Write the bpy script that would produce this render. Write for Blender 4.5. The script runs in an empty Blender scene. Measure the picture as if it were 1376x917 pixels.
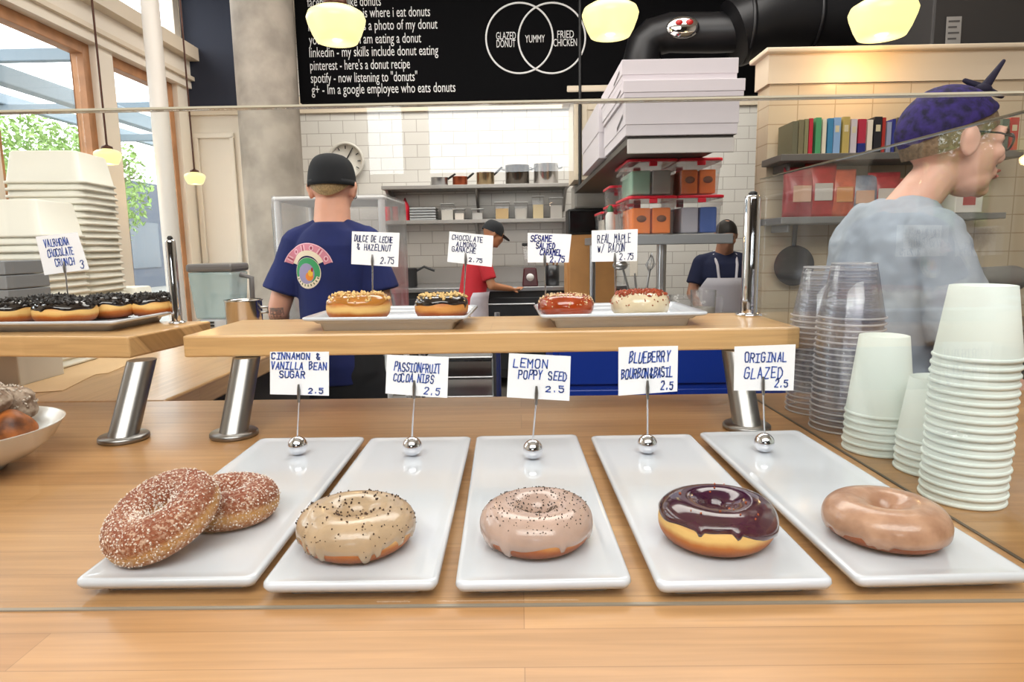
import bpy, bmesh, math, random
from mathutils import Vector, Matrix, Euler
from mathutils.bvhtree import BVHTree
R = math.radians
PI = math.pi
random.seed(7)
sc = bpy.context.scene
COL = sc.collection

# ------------------------------------------------------------------ camera, sky, lights, exposure
F = 880.0
CAM = Vector((0, 0, 1.34))
CZ = 1.075                       # counter top height
cam_d = bpy.data.cameras.new('camera')
cam_d.sensor_width = 36.0
cam_d.lens = 36.0 * F / 1376.0
cam_d.clip_start = 0.02
cam_d.clip_end = 200
cam = bpy.data.objects.new('camera', cam_d)
COL.objects.link(cam)
CR = (Matrix.Rotation(0.0126, 3, 'Z') @ Matrix.Rotation(PI / 2 - math.atan(128.5 / F), 3, 'X') @ Matrix.Rotation(-0.016, 3, 'Z'))
M4 = CR.to_4x4(); M4.translation = CAM
cam.matrix_world = M4
sc.camera = cam

sc.view_settings.view_transform = 'Standard'
sc.view_settings.look = 'None'
sc.view_settings.gamma = 1
sc.view_settings.use_curve_mapping = False
sc.view_settings.exposure = 0.30
try:
    sc.cycles.transparent_max_bounces = 96
    sc.cycles.max_bounces = 10
    sc.cycles.use_denoising = True
    sc.cycles.sample_clamp_indirect = 6.0
except Exception:
    pass

world = bpy.data.worlds.new('sky'); sc.world = world
world.use_nodes = True
bg = world.node_tree.nodes['Background']
bg.inputs[0].default_value = (0.93, 0.97, 1.0, 1)
bg.inputs[1].default_value = 4.2

def area_light(name, loc, rot, sx, sy, power, color=(1, 1, 1), portal=False):
    l = bpy.data.lights.new(name, 'AREA'); l.shape = 'RECTANGLE'; l.size = sx; l.size_y = sy
    l.energy = power; l.color = color
    if portal: l.cycles.is_portal = True
    o = bpy.data.objects.new(name, l); COL.objects.link(o); o.location = loc; o.rotation_euler = rot
    return o
area_light('service_fill_light', (-0.1, -0.9, 3.05), (R(56), 0, 0), 3.0, 1.2, 76, (1, 0.97, 0.93))  # added fill, tilted back to brighten the front faces behind the counter
area_light('work_fill_light', (0.0, 2.9, 3.5), (0, 0, 0), 3.2, 1.6, 75, (1, 0.96, 0.9))  # overhead fill added above the work area, no fitting modelled
area_light('kitchen_fill_light', (0.2, 5.75, 3.4), (0, 0, 0), 4.2, 1.4, 110, (1, 0.96, 0.9))  # unseen fill added to lift the kitchen at the back
area_light('portal_street_windows', (-2.80, 3.6, 1.6), (0, R(-90), 0), 3.0, 5.0, 1, portal=True)
area_light('portal_shop_windows', (-0.25, -2.62, 1.97), (R(90), 0, 0), 1.2, 0.72, 1, portal=True)

def W(px, py, d):
    """world point seen at a pixel of the photograph, on the plane y = d"""
    v = CR @ Vector(((px - 688) / F, (458.5 - py) / F, -1))
    return CAM + v * (d / v.y)
def G(px, py, z):
    v = CR @ Vector(((px - 688) / F, (458.5 - py) / F, -1))
    return CAM + v * ((z - CAM.z) / v.z)

# ------------------------------------------------------------------ materials
MATS = {}
def _new(name):
    m = bpy.data.materials.new(name); m.use_nodes = True
    nt = m.node_tree
    return m, nt, nt.nodes['Principled BSDF'], nt.nodes['Material Output']
def srgb(c):
    if isinstance(c, str):
        c = tuple(int(c[i:i + 2], 16) / 255 for i in (0, 2, 4))
    return tuple(((x / 12.92) if x <= 0.04045 else ((x + 0.055) / 1.055) ** 2.4) for x in c) + (1,)
def mat(name, col, rough=0.5, metal=0.0, var=0.0, scale=20.0, bump=0.0, emit=None, estr=0.0, coat=0.0, spec=0.5, trans=0.0, col2=None, sss=0.0):
    if name in MATS: return MATS[name]
    m, nt, b, out = _new(name)
    b.inputs['Base Color'].default_value = srgb(col)
    b.inputs['Roughness'].default_value = rough
    b.inputs['Metallic'].default_value = metal
    b.inputs['Specular IOR Level'].default_value = spec
    b.inputs['Coat Weight'].default_value = coat
    b.inputs['Coat Roughness'].default_value = 0.08
    if sss:
        b.inputs['Subsurface Weight'].default_value = sss
        b.inputs['Subsurface Radius'].default_value = (0.02, 0.008, 0.004)
        b.inputs['Subsurface Scale'].default_value = 0.5
    if emit:
        b.inputs['Emission Color'].default_value = srgb(emit); b.inputs['Emission Strength'].default_value = estr
    if var or bump or col2:
        tc = nt.nodes.new('ShaderNodeTexCoord'); n = nt.nodes.new('ShaderNodeTexNoise')
        n.inputs['Scale'].default_value = scale; n.inputs['Detail'].default_value = 5
        nt.links.new(tc.outputs['Object'], n.inputs['Vector'])
        if var or col2:
            r = nt.nodes.new('ShaderNodeValToRGB')
            c = srgb(col)
            r.color_ramp.elements[0].position = 0.35; r.color_ramp.elements[1].position = 0.65
            r.color_ramp.elements[0].color = tuple(x * (1 - var) for x in c[:3]) + (1,)
            r.color_ramp.elements[1].color = srgb(col2) if col2 else tuple(min(1, x * (1 + var)) for x in c[:3]) + (1,)
            nt.links.new(n.outputs['Fac'], r.inputs['Fac']); nt.links.new(r.outputs['Color'], b.inputs['Base Color'])
        if bump:
            bp = nt.nodes.new('ShaderNodeBump'); bp.inputs['Strength'].default_value = bump; bp.inputs['Distance'].default_value = 0.004
            nt.links.new(n.outputs['Fac'], bp.inputs['Height']); nt.links.new(bp.outputs['Normal'], b.inputs['Normal'])
    MATS[name] = m
    return m

def glass(name, tint=(1, 1, 1), base=0.04, rough=0.0, haze=0.0, hazecol=(1, 1, 1)):
    """thin clear sheet: what lies behind shows straight through, with a mirror share that grows at grazing angles"""
    if name in MATS: return MATS[name]
    m, nt, b, out = _new(name); nt.nodes.remove(b)
    N, L = nt.nodes.new, nt.links.new
    geo = N('ShaderNodeNewGeometry'); dot = N('ShaderNodeVectorMath'); dot.operation = 'DOT_PRODUCT'
    L(geo.outputs['Incoming'], dot.inputs[0]); L(geo.outputs['Normal'], dot.inputs[1])
    ab = N('ShaderNodeMath'); ab.operation = 'ABSOLUTE'; L(dot.outputs['Value'], ab.inputs[0])
    sb = N('ShaderNodeMath'); sb.operation = 'SUBTRACT'; sb.inputs[0].default_value = 1; L(ab.outputs[0], sb.inputs[1])
    pw = N('ShaderNodeMath'); pw.operation = 'POWER'; L(sb.outputs[0], pw.inputs[0]); pw.inputs[1].default_value = 5
    ma = N('ShaderNodeMath'); ma.operation = 'MULTIPLY_ADD'; L(pw.outputs[0], ma.inputs[0]); ma.inputs[1].default_value = 1 - base; ma.inputs[2].default_value = base
    tr = N('ShaderNodeBsdfTransparent'); tr.inputs[0].default_value = tuple(tint) + (1,)
    gl = N('ShaderNodeBsdfGlossy'); gl.inputs['Roughness'].default_value = rough
    mx = N('ShaderNodeMixShader'); L(ma.outputs[0], mx.inputs[0]); L(tr.outputs[0], mx.inputs[1]); L(gl.outputs[0], mx.inputs[2])
    last = mx
    if haze:
        df = N('ShaderNodeBsdfDiffuse'); df.inputs[0].default_value = tuple(hazecol) + (1,)
        m2 = N('ShaderNodeMixShader'); m2.inputs[0].default_value = haze
        L(mx.outputs[0], m2.inputs[1]); L(df.outputs[0], m2.inputs[2]); last = m2
    L(last.outputs[0], out.inputs['Surface'])
    MATS[name] = m
    return m

def wood(name, c1, c2, row=0.042, length=0.9, rough=0.3, swap=False):
    if name in MATS: return MATS[name]
    m, nt, b, out = _new(name); N, L = nt.nodes.new, nt.links.new
    tc = N('ShaderNodeTexCoord'); sp = N('ShaderNodeSeparateXYZ'); L(tc.outputs['Object'], sp.inputs[0])
    ad = N('ShaderNodeMath'); L(sp.outputs['Y'], ad.inputs[0]); L(sp.outputs['Z'], ad.inputs[1])
    cb = N('ShaderNodeCombineXYZ')
    if swap:
        a2 = N('ShaderNodeMath'); L(sp.outputs['X'], a2.inputs[0]); L(sp.outputs['Z'], a2.inputs[1])
        L(sp.outputs['Y'], cb.inputs[0]); L(a2.outputs[0], cb.inputs[1])
    else:
        L(sp.outputs['X'], cb.inputs[0]); L(ad.outputs[0], cb.inputs[1])
    br = N('ShaderNodeTexBrick'); L(cb.outputs[0], br.inputs['Vector'])
    br.inputs['Scale'].default_value = 1; br.inputs['Brick Width'].default_value = length; br.inputs['Row Height'].default_value = row
    br.inputs['Mortar Size'].default_value = 0.0006; br.inputs['Mortar Smooth'].default_value = 1; br.inputs['Bias'].default_value = 0
    br.offset = 0.37; br.offset_frequency = 3; br.squash = 1
    br.inputs['Color1'].default_value = srgb(c1); br.inputs['Color2'].default_value = srgb(c2)
    br.inputs['Mortar'].default_value = tuple(x * 0.72 for x in srgb(c2)[:3]) + (1,)
    mp = N('ShaderNodeMapping'); mp.inputs['Scale'].default_value = (5, 110, 1); L(cb.outputs[0], mp.inputs['Vector'])
    no = N('ShaderNodeTexNoise'); no.inputs['Scale'].default_value = 1; no.inputs['Detail'].default_value = 6; no.inputs['Distortion'].default_value = 0.6
    L(mp.outputs[0], no.inputs['Vector'])
    rp = N('ShaderNodeValToRGB'); rp.color_ramp.elements[0].position = 0.3; rp.color_ramp.elements[1].position = 0.7
    rp.color_ramp.elements[0].color = (0.80, 0.77, 0.72, 1); rp.color_ramp.elements[1].color = (1.08, 1.06, 1.03, 1)
    L(no.outputs['Fac'], rp.inputs[0])
    mu = N('ShaderNodeMix'); mu.data_type = 'RGBA'; mu.blend_type = 'MULTIPLY'; mu.inputs[0].default_value = 1
    L(br.outputs['Color'], mu.inputs[6]); L(rp.outputs[0], mu.inputs[7])
    L(mu.outputs[2], b.inputs['Base Color'])
    b.inputs['Roughness'].default_value = rough
    b.inputs['Coat Weight'].default_value = 0.25; b.inputs['Coat Roughness'].default_value = 0.18
    MATS[name] = m
    return m

def tile(name, c, grout, w=0.2, h=0.1, rough=0.25, off=0.5, bw=0.004):
    if name in MATS: return MATS[name]
    m, nt, b, out = _new(name); N, L = nt.nodes.new, nt.links.new
    tc = N('ShaderNodeTexCoord'); sp = N('ShaderNodeSeparateXYZ'); L(tc.outputs['Object'], sp.inputs[0])
    ad = N('ShaderNodeMath'); L(sp.outputs['X'], ad.inputs[0]); L(sp.outputs['Y'], ad.inputs[1])
    cb = N('ShaderNodeCombineXYZ'); L(ad.outputs[0], cb.inputs[0]); L(sp.outputs['Z'], cb.inputs[1])
    br = N('ShaderNodeTexBrick'); L(cb.outputs[0], br.inputs['Vector']); br.offset = off
    br.inputs['Scale'].default_value = 1; br.inputs['Brick Width'].default_value = w; br.inputs['Row Height'].default_value = h
    br.inputs['Mortar Size'].default_value = bw; br.inputs['Mortar Smooth'].default_value = 0.3; br.inputs['Bias'].default_value = 0
    c1 = srgb(c)
    br.inputs['Color1'].default_value = c1; br.inputs['Color2'].default_value = tuple(x * 0.95 for x in c1[:3]) + (1,)
    br.inputs['Mortar'].default_value = srgb(grout)
    L(br.outputs['Color'], b.inputs['Base Color']); b.inputs['Roughness'].default_value = rough
    MATS[name] = m
    return m

def dough(name, pale, brown, dark, zmid, zspan):
    """fried ring: brown top and bottom with the pale band around its middle"""
    if name in MATS: return MATS[name]
    m, nt, b, out = _new(name); N, L = nt.nodes.new, nt.links.new
    tc = N('ShaderNodeTexCoord'); sp = N('ShaderNodeSeparateXYZ'); L(tc.outputs['Object'], sp.inputs[0])
    no = N('ShaderNodeTexNoise'); no.inputs['Scale'].default_value = 28; no.inputs['Detail'].default_value = 4; L(tc.outputs['Object'], no.inputs['Vector'])
    ms = N('ShaderNodeMath'); ms.operation = 'MULTIPLY_ADD'; ms.inputs[1].default_value = zspan * 0.55; ms.inputs[2].default_value = -zspan * 0.275; L(no.outputs['Fac'], ms.inputs[0])
    ad = N('ShaderNodeMath'); L(sp.outputs['Z'], ad.inputs[0]); L(ms.outputs[0], ad.inputs[1])
    mr = N('ShaderNodeMapRange'); mr.inputs[1].default_value = zmid - zspan; mr.inputs[2].default_value = zmid + zspan; L(ad.outputs[0], mr.inputs[0])
    rp = N('ShaderNodeValToRGB'); e = rp.color_ramp.elements
    e[0].position = 0.14; e[0].color = srgb(dark); e[1].position = 0.95; e[1].color = srgb(brown)
    for p, c in ((0.36, brown), (0.50, pale), (0.62, pale), (0.78, brown)):
        k = e.new(p); k.color = srgb(c)
    L(mr.outputs[0], rp.inputs[0]); L(rp.outputs[0], b.inputs['Base Color'])
    b.inputs['Roughness'].default_value = 0.5
    bp = N('ShaderNodeBump'); bp.inputs['Strength'].default_value = 0.25; bp.inputs['Distance'].default_value = 0.003
    n2 = N('ShaderNodeTexNoise'); n2.inputs['Scale'].default_value = 160; L(tc.outputs['Object'], n2.inputs['Vector'])
    L(n2.outputs['Fac'], bp.inputs['Height']); L(bp.outputs[0], b.inputs['Normal'])
    MATS[name] = m
    return m

white_ceramic = mat('white_ceramic', 'd0d5dd', 0.12, coat=0.4)
chrome = mat('chrome', 'e6e6ea', 0.05, 1.0)
steel = mat('brushed_steel', 'b4b4b6', 0.3, 1.0)
dsteel = mat('post_steel', '9a9896', 0.32, 1.0)
dull_steel = mat('dull_steel', 'a2a4a6', 0.45, 0.8)
cream = mat('cream_paint', 'd9cab4', 0.45)
cream2 = mat('cream_paint_light', 'e6dccd', 0.5)
black_board = mat('black_board', '09090b', 0.9, spec=0.1)
navy_wall = mat('navy_wall_paint', '1b2133', 0.7)
white_ink = mat('white_chalk_paint', 'dcdcdc', 0.8)
card_m = mat('white_card', 'fcfcff', 0.7)
ink = mat('blue_marker_ink', '4260b4', 0.6)
ink_d = mat('dark_blue_marker_ink', '1c2a66', 0.6)
counter_m = wood('maple_butcher_block', 'bc9264', 'ab8054')
shelf_m = wood('maple_shelf', 'd8b07c', 'd0a46c', row=0.05, length=1.6)
skin = mat('skin', 'e0a68c', 0.5, sss=0.15, var=0.06, scale=14)
paper_cup = mat('paper_cup', 'ecf4f0', 0.6)
black_plastic = mat('black_plastic', '1a1a1c', 0.5)
red_plastic = mat('red_plastic', 'e8243c', 0.35)
clear = glass('clear_glass', (0.985, 0.995, 0.99), 0.04)
clear_plastic = glass('clear_plastic', (0.94, 0.94, 0.96), 0.05, 0.04, 0.05, (0.8, 0.8, 0.85))
rim_m = glass('cup_rim_plastic', (0.9, 0.9, 0.92), 0.12, 0.08, 0.40, (0.85, 0.85, 0.88))
jug_plastic = glass('jug_plastic', (0.82, 0.84, 0.88), 0.06, 0.05, 0.40, (0.55, 0.77, 0.8))
tub_plastic = glass('container_plastic', (0.97, 0.97, 0.97), 0.04, 0.05, 0.06, (0.8, 0.8, 0.82))
wood_frame = mat('stained_window_wood', 'a8764e', 0.5, var=0.15, scale=9)

# ------------------------------------------------------------------ mesh helpers
class MB:
    def __init__(s): s.v, s.f, s.sm = [], [], []
    def add(s, v, f, smooth=False):
        n = len(s.v); s.v += [tuple(p) for p in v]
        for q in f: s.f.append(tuple(n + i for i in q)); s.sm.append(smooth)
        return s
    def box(s, x0, x1, y0, y1, z0, z1, M=None):
        v = [Vector(p) for p in ((x0, y0, z0), (x1, y0, z0), (x1, y1, z0), (x0, y1, z0), (x0, y0, z1), (x1, y0, z1), (x1, y1, z1), (x0, y1, z1))]
        if M: v = [M @ p for p in v]
        return s.add(v, [(0, 3, 2, 1), (4, 5, 6, 7), (0, 1, 5, 4), (1, 2, 6, 5), (2, 3, 7, 6), (3, 0, 4, 7)])
    def frustum(s, x0, x1, y0, y1, z0, X0, X1, Y0, Y1, z1):
        v = [(x0, y0, z0), (x1, y0, z0), (x1, y1, z0), (x0, y1, z0), (X0, Y0, z1), (X1, Y0, z1), (X1, Y1, z1), (X0, Y1, z1)]
        return s.add(v, [(0, 3, 2, 1), (4, 5, 6, 7), (0, 1, 5, 4), (1, 2, 6, 5), (2, 3, 7, 6), (3, 0, 4, 7)])
    def tube(s, pts, r, seg=12, cap=True):
        pts = [Vector(p) for p in pts]; n = len(pts)
        rs = r if isinstance(r, (list, tuple)) else [r] * n
        v, f = [], []
        up = None
        for i, p in enumerate(pts):
            t = (pts[min(i + 1, n - 1)] - pts[max(i - 1, 0)]).normalized()
            if up is None:
                up = Vector((0, 0, 1)) if abs(t.z) < 0.9 else Vector((1, 0, 0))
            a = t.cross(up).normalized(); b = a.cross(t).normalized(); up = b
            for k in range(seg):
                th = 2 * PI * k / seg
                v.append(p + a * (rs[i] * math.cos(th)) + b * (rs[i] * math.sin(th)))
        for i in range(n - 1):
            for k in range(seg):
                k2 = (k + 1) % seg
                f.append((i * seg + k, i * seg + k2, (i + 1) * seg + k2, (i + 1) * seg + k))
        s.add(v, f, True)
        if cap:
            s.add(v[:seg], [tuple(range(seg))]); s.add(v[-seg:], [tuple(range(seg))[::-1]])
        return s
    def capsule(s, p0, p1, r0, r1, seg=16, n=5):
        p0, p1 = Vector(p0), Vector(p1); d = (p1 - p0); L = d.length; d = d.normalized() if L > 1e-6 else Vector((0, 0, 1))
        pts, rs = [], []
        for i in range(n + 1):
            a = PI / 2 * (1 - i / n)
            pts.append(p0 - d * (r0 * math.sin(a))); rs.append(max(1e-4, r0 * math.cos(a)))
        for i in range(n + 1):
            a = PI / 2 * i / n
            pts.append(p1 + d * (r1 * math.sin(a))); rs.append(max(1e-4, r1 * math.cos(a)))
        return s.tube(pts, rs, seg, True)
    def lathe(s, prof, seg=32, loc=(0, 0, 0), M=None, closed=False):
        v, f = [], []
        loc = Vector(loc)
        for (r, z) in prof:
            for k in range(seg):
                th = 2 * PI * k / seg
                p = Vector((r * math.cos(th), r * math.sin(th), z))
                v.append((M @ p if M else p) + loc)
        n = len(prof)
        for i in range(n if closed else n - 1):
            j = (i + 1) % n
            for k in range(seg):
                k2 = (k + 1) % seg
                f.append((i * seg + k, i * seg + k2, j * seg + k2, j * seg + k))
        return s.add(v, f, True)
    def ell(s, c, r, seg=20, rings=12, M=None):
        c = Vector(c)
        if not isinstance(r, (tuple, list)): r = (r, r, r)
        v, f = [], []
        for i in range(rings + 1):
            a = PI * i / rings
            for k in range(seg):
                th = 2 * PI * k / seg
                p = Vector((r[0] * max(1e-3, math.sin(a)) * math.cos(th), r[1] * max(1e-3, math.sin(a)) * math.sin(th), r[2] * math.cos(a)))
                v.append((M @ p if M else p) + c)
        for i in range(rings):
            for k in range(seg):
                k2 = (k + 1) % seg
                f.append((i * seg + k, (i + 1) * seg + k, (i + 1) * seg + k2, i * seg + k2))
        f.append(tuple(range(seg))); f.append(tuple(rings * seg + k for k in range(seg))[::-1])
        return s.add(v, f, True)
    def loft(s, secs, seg=28, p=2.4):
        """secs: (centre, half width, half depth); level sections, capped"""
        v, f = [], []
        for (c, a, b) in secs:
            for k in range(seg):
                th = 2 * PI * k / seg; cx, sx = math.cos(th), math.sin(th)
                x = a * math.copysign(abs(cx) ** (2 / p), cx); y = b * math.copysign(abs(sx) ** (2 / p), sx)
                v.append(Vector(c) + Vector((x, y, 0)))
        for i in range(len(secs) - 1):
            for k in range(seg):
                k2 = (k + 1) % seg
                f.append((i * seg + k, i * seg + k2, (i + 1) * seg + k2, (i + 1) * seg + k))
        f.append(tuple(range(seg))[::-1]); f.append(tuple((len(secs) - 1) * seg + k for k in range(seg)))
        return s.add(v, f, True)
    def mesh(s, name):
        me = bpy.data.meshes.new(name); me.from_pydata(s.v, [], s.f)
        me.polygons.foreach_set('use_smooth', s.sm); me.update()
        return me
    def build(s, name, m, parent=None, loc=None, rot=None, bevel=0.0, bseg=2, sub=0, shade=None, weld=False):
        me = s.mesh(name)
        if weld or sub or bevel:
            bm = bmesh.new(); bm.from_mesh(me); bmesh.ops.remove_doubles(bm, verts=bm.verts, dist=1e-5)
            bmesh.ops.recalc_face_normals(bm, faces=bm.faces); bm.to_mesh(me); bm.free()
        me.materials.append(m)
        o = bpy.data.objects.new(name, me); COL.objects.link(o)
        if parent: o.parent = parent
        if loc is not None: o.location = loc
        if rot is not None: o.rotation_euler = rot
        if bevel:
            b = o.modifiers.new('bevel', 'BEVEL'); b.width = bevel; b.segments = bseg; b.limit_method = 'ANGLE'; b.angle_limit = R(40); b.harden_normals = False
        if sub:
            u = o.modifiers.new('sub', 'SUBSURF'); u.levels = sub; u.render_levels = sub
        if shade: me.polygons.foreach_set('use_smooth', [True] * len(me.polygons))
        return o

def tag(o, label=None, cat=None, group=None, kind=None):
    if label: o['label'] = label
    if cat: o['category'] = cat
    if group: o['group'] = group
    if kind: o['kind'] = kind
    return o
def thing(name, label, cat, loc=(0, 0, 0), rz=0.0, group=None, rot=None):
    o = bpy.data.objects.new(name, None); o.empty_display_size = 0.05; COL.objects.link(o)
    o.location = loc; o.rotation_euler = rot if rot is not None else (0, 0, rz)
    return tag(o, label, cat, group)
def struct(o): o['kind'] = 'structure'; return o
def copy_tree(o, label=None, parent=None):
    c = o.copy(); COL.objects.link(c)
    if parent: c.parent = parent
    if label: c['label'] = label
    for ch in o.children: copy_tree(ch, None, c)
    return c
def remesh(mb, name, m, voxel, parent=None, smooth=4, factor=0.5):
    me = mb.mesh(name + '_raw'); o = bpy.data.objects.new(name + '_raw', me); COL.objects.link(o)
    r = o.modifiers.new('r', 'REMESH'); r.mode = 'VOXEL'; r.voxel_size = voxel
    if smooth:
        q = o.modifiers.new('s', 'SMOOTH'); q.iterations = smooth; q.factor = factor
    dg = bpy.context.evaluated_depsgraph_get()
    e = bpy.data.meshes.new_from_object(o.evaluated_get(dg)); e.name = name
    bpy.data.objects.remove(o); bpy.data.meshes.remove(me)
    e.polygons.foreach_set('use_smooth', [True] * len(e.polygons))
    e.materials.clear(); e.materials.append(m)
    o = bpy.data.objects.new(name, e); COL.objects.link(o)
    if parent: o.parent = parent
    return o
def text_geo(txt, width=None, height=None, extrude=0.001, align='LEFT'):
    """letters as verts/faces in the XZ plane facing -y, fitted to a width and a cap height"""
    cu = bpy.data.curves.new('t', 'FONT'); cu.body = txt; cu.size = 1; cu.extrude = 0; cu.resolution_u = 3; cu.align_x = 'LEFT'
    o = bpy.data.objects.new('t', cu); COL.objects.link(o)
    dg = bpy.context.evaluated_depsgraph_get(); me = bpy.data.meshes.new_from_object(o.evaluated_get(dg))
    v = [p.co.copy() for p in me.vertices]; f = [tuple(q.vertices) for q in me.polygons]
    bpy.data.objects.remove(o); bpy.data.curves.remove(cu); bpy.data.meshes.remove(me)
    x0 = min(p.x for p in v); x1 = max(p.x for p in v)
    sx = width / (x1 - x0); sz = height / 0.69
    off = 0 if align == 'LEFT' else -width / 2
    return [Vector(((p.x - x0) * sx + off, 0, p.y * sz)) for p in v], f

STROKES = {
 'A': '00 26 40|12 32', 'B': '00 06 36 45 34 03|33 42 31 00', 'C': '45 36 16 05 01 10 30 41', 'D': '00 06 26 44 42 20 00', 'E': '46 06 00 40|03 33',
 'F': '46 06 00|03 33', 'G': '45 36 16 05 01 10 30 41 43 23', 'H': '00 06|40 46|03 43', 'I': '20 26|06 46|00 40', 'K': '00 06|46 03 40', 'L': '06 00 40', 'M': '00 06 23 46 40',
 'N': '00 06 40 46', 'O': '10 01 05 16 36 45 41 30 10', 'P': '00 06 36 45 44 33 03', 'R': '00 06 36 45 44 33 03|23 40', 'S': '45 36 16 05 04 13 33 42 41 30 10 01',
 'T': '06 46|26 20', 'U': '06 01 10 30 41 46', 'V': '06 20 46', 'X': '00 46|06 40', 'Y': '06 23 46|23 20', 'Z': '06 46 00 40',
 '2': '05 16 36 45 44 00 40', '3': '05 16 36 45 34 23|34 33 42 41 30 10 01', '5': '46 06 04 34 43 41 30 10 01', '7': '06 46 10', '.': '20 21', '&': '40 05 16 35 02 11 20 42', '/': '00 46', '+': '13 33|22 24', "'": '26 24', '-': '13 33',
 'w': '04 10 23 30 44', 'j': '34 31 20 11',
}
def hand_text(mb, txt, x, z, h, w, lw, y=-0.0009, jit=0.05, rnd=None):
    """marker-pen lettering: txt written from x, baseline z, letter height h, total width w"""
    rnd = rnd or random
    n = len(txt); adv = w / n
    for i, ch in enumerate(txt):
        if ch == ' ' or ch not in STROKES: continue
        sx = adv * 0.64 / 4; sz = h / 6 * rnd.uniform(0.92, 1.08)
        ox = x + i * adv + rnd.uniform(-jit, jit) * adv; oz = z + rnd.uniform(-jit, jit) * h
        sl = rnd.uniform(-0.02, 0.16)
        for st in STROKES[ch].split('|'):
            pts = []
            for q in st.split():
                a, b = int(q[0]), int(q[1])
                pts.append(Vector((ox + a * sx + b * sz * sl + rnd.uniform(-0.2, 0.2) * sx, 0, oz + b * sz + rnd.uniform(-0.15, 0.15) * sz)))
            for p, q in zip(pts, pts[1:]):
                d = q - p
                if d.length < 1e-6: continue
                d.normalize(); nn = Vector((-d.z, 0, d.x)) * lw / 2; e = d * lw * 0.4
                c = [p - e - nn, q + e - nn, q + e + nn, p - e + nn]
                mb.add([(k.x, y, k.z) for k in c], [(0, 1, 2, 3)])

# ------------------------------------------------------------------ the room
def S(name, m, *boxes, bevel=0.0):
    b = MB()
    for q in boxes: b.box(*q)
    return struct(b.build(name, m, bevel=bevel))
XL, XR, YB, YF, ZC = -2.72, 3.4, 6.9, -2.6, 3.62
S('floor', mat('floor_concrete', '5a554f', 0.6, var=0.12, scale=3), (XL - 0.15, XR + 0.15, YF - 0.15, YB + 0.15, -0.1, 0))
S('ceiling', mat('ceiling_paint', 'd8d2c6', 0.8), (XL - 0.15, XR + 0.15, YF - 0.15, YB + 0.15, ZC, ZC + 0.12))
S('wall_back', tile('white_wall_tile', 'd6d2cc', 'a8a39c', 0.25, 0.125), (XL - 0.15, XR + 0.15, YB, YB + 0.12, 0, ZC))
S('wall_right', mat('side_wall_paint', 'bdb4a6', 0.7), (XR, XR + 0.12, YF - 0.15, YB, 0, ZC))
# shop front behind the visitor: low wall, head, piers; its glass shows as a bright reflection in the case
S('wall_front', mat('front_wall_paint', '57504a', 0.7), (XL - 0.15, -0.80, YF - 0.12, YF, 0, ZC), (0.30, XR, YF - 0.12, YF, 0, ZC), (-0.80, 0.30, YF - 0.12, YF, 0, 1.72), (-0.80, 0.30, YF - 0.12, YF, 2.28, ZC))
S('window_1', mat('front_frame', '6a5f58', 0.5), (-0.60, -0.47, YF - 0.1, YF - 0.02, 1.72, 2.28))
# window wall on the street side
zs, zh, zk = 0.42, 2.655, 2.97
piers = [(-2.6, 1.30), (3.30, 3.50), (4.40, 4.58), (5.42, 5.60)]
S('wall_left', cream2, (XL - 0.12, XL, YF, 5.6, 0, zs), (XL - 0.12, XL + 0.05, YF, 5.6, zh, zk - 0.1), (XL - 0.12, XL, YF, 1.30, zs, ZC),
  *[(XL - 0.12, XL + 0.02, a, b, zs, zh) for a, b in piers[1:]], (XL - 0.12, XL, 5.6, YB, 0, ZC))
S('trim_1', cream, (XL - 0.10, XL + 0.13, 1.30, 5.6, zk - 0.1, zk), (XL - 0.12, XL + 0.08, 1.30, 5.6, zh + 0.06, zh + 0.09))
S('trim_2', cream2, (XL - 0.12, XL, 1.30, 5.6, 3.52, ZC), *[(XL - 0.1, XL, y, y + 0.08, zk, 3.52) for y in (2.2, 3.36, 4.45, 5.5)])
for i, (a, b) in enumerate(((1.30, 3.30), (3.50, 4.40), (4.58, 5.42))):
    w = 0.07
    fr = MB().box(XL - 0.1, XL - 0.02, a, a + w, zs, zh).box(XL - 0.1, XL - 0.02, b - w, b, zs, zh).box(XL - 0.1, XL - 0.02, a + w, b - w, zh - w, zh).box(XL - 0.1, XL - 0.02, a + w, b - w, zs, zs + w)
    f = struct(fr.build('window_%d' % (i + 2), wood_frame, bevel=0.004))
    MB().box(XL - 0.065, XL - 0.059, a + w, b - w, zs + w, zh - w).build('window_pane', clear, f)
# far left corner: cream panelling below, navy above
b = MB().box(-2.72, -1.90, 5.6, 5.72, 0, 2.44); S('wall_corner', navy_wall, (-2.72, -1.90, 5.6, 5.72, 2.50, ZC))
o = struct(b.build('wall_panelled', cream2))
pb = MB()
for x0 in (-2.68, -2.30):
    for (z0, z1) in ((0.2, 1.0), (1.12, 2.30)):
        x1 = x0 + 0.33
        for q in ((x0, x1, z0, z0 + .035), (x0, x1, z1 - .035, z1), (x0, x0 + .035, z0 + .035, z1 - .035), (x1 - .035, x1, z0 + .035, z1 - .035)):
            pb.box(q[0], q[1], 5.575, 5.6, q[2], q[3])
struct(pb.build('trim_3', cream2, bevel=0.006))
S('trim_4', cream, (-2.72, -1.90, 5.56, 5.73, 2.44, 2.50))
# concrete column and slim white post
cc = MB().lathe([(0.205, 0), (0.205, ZC)], 48, loc=(W(365, 200, 4.75).x, 4.75, 0))
struct(cc.build('trim_5', mat('raw_concrete', 'a89f94', 0.85, var=0.22, scale=5, bump=0.3)))
pc = W(219, 200, 4.1)
struct(MB().lathe([(0.051, 0), (0.051, ZC)], 32, loc=(pc.x, 4.1, 0)).build('trim_6', mat('white_post_paint', 'e0dad2', 0.4)))
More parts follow.
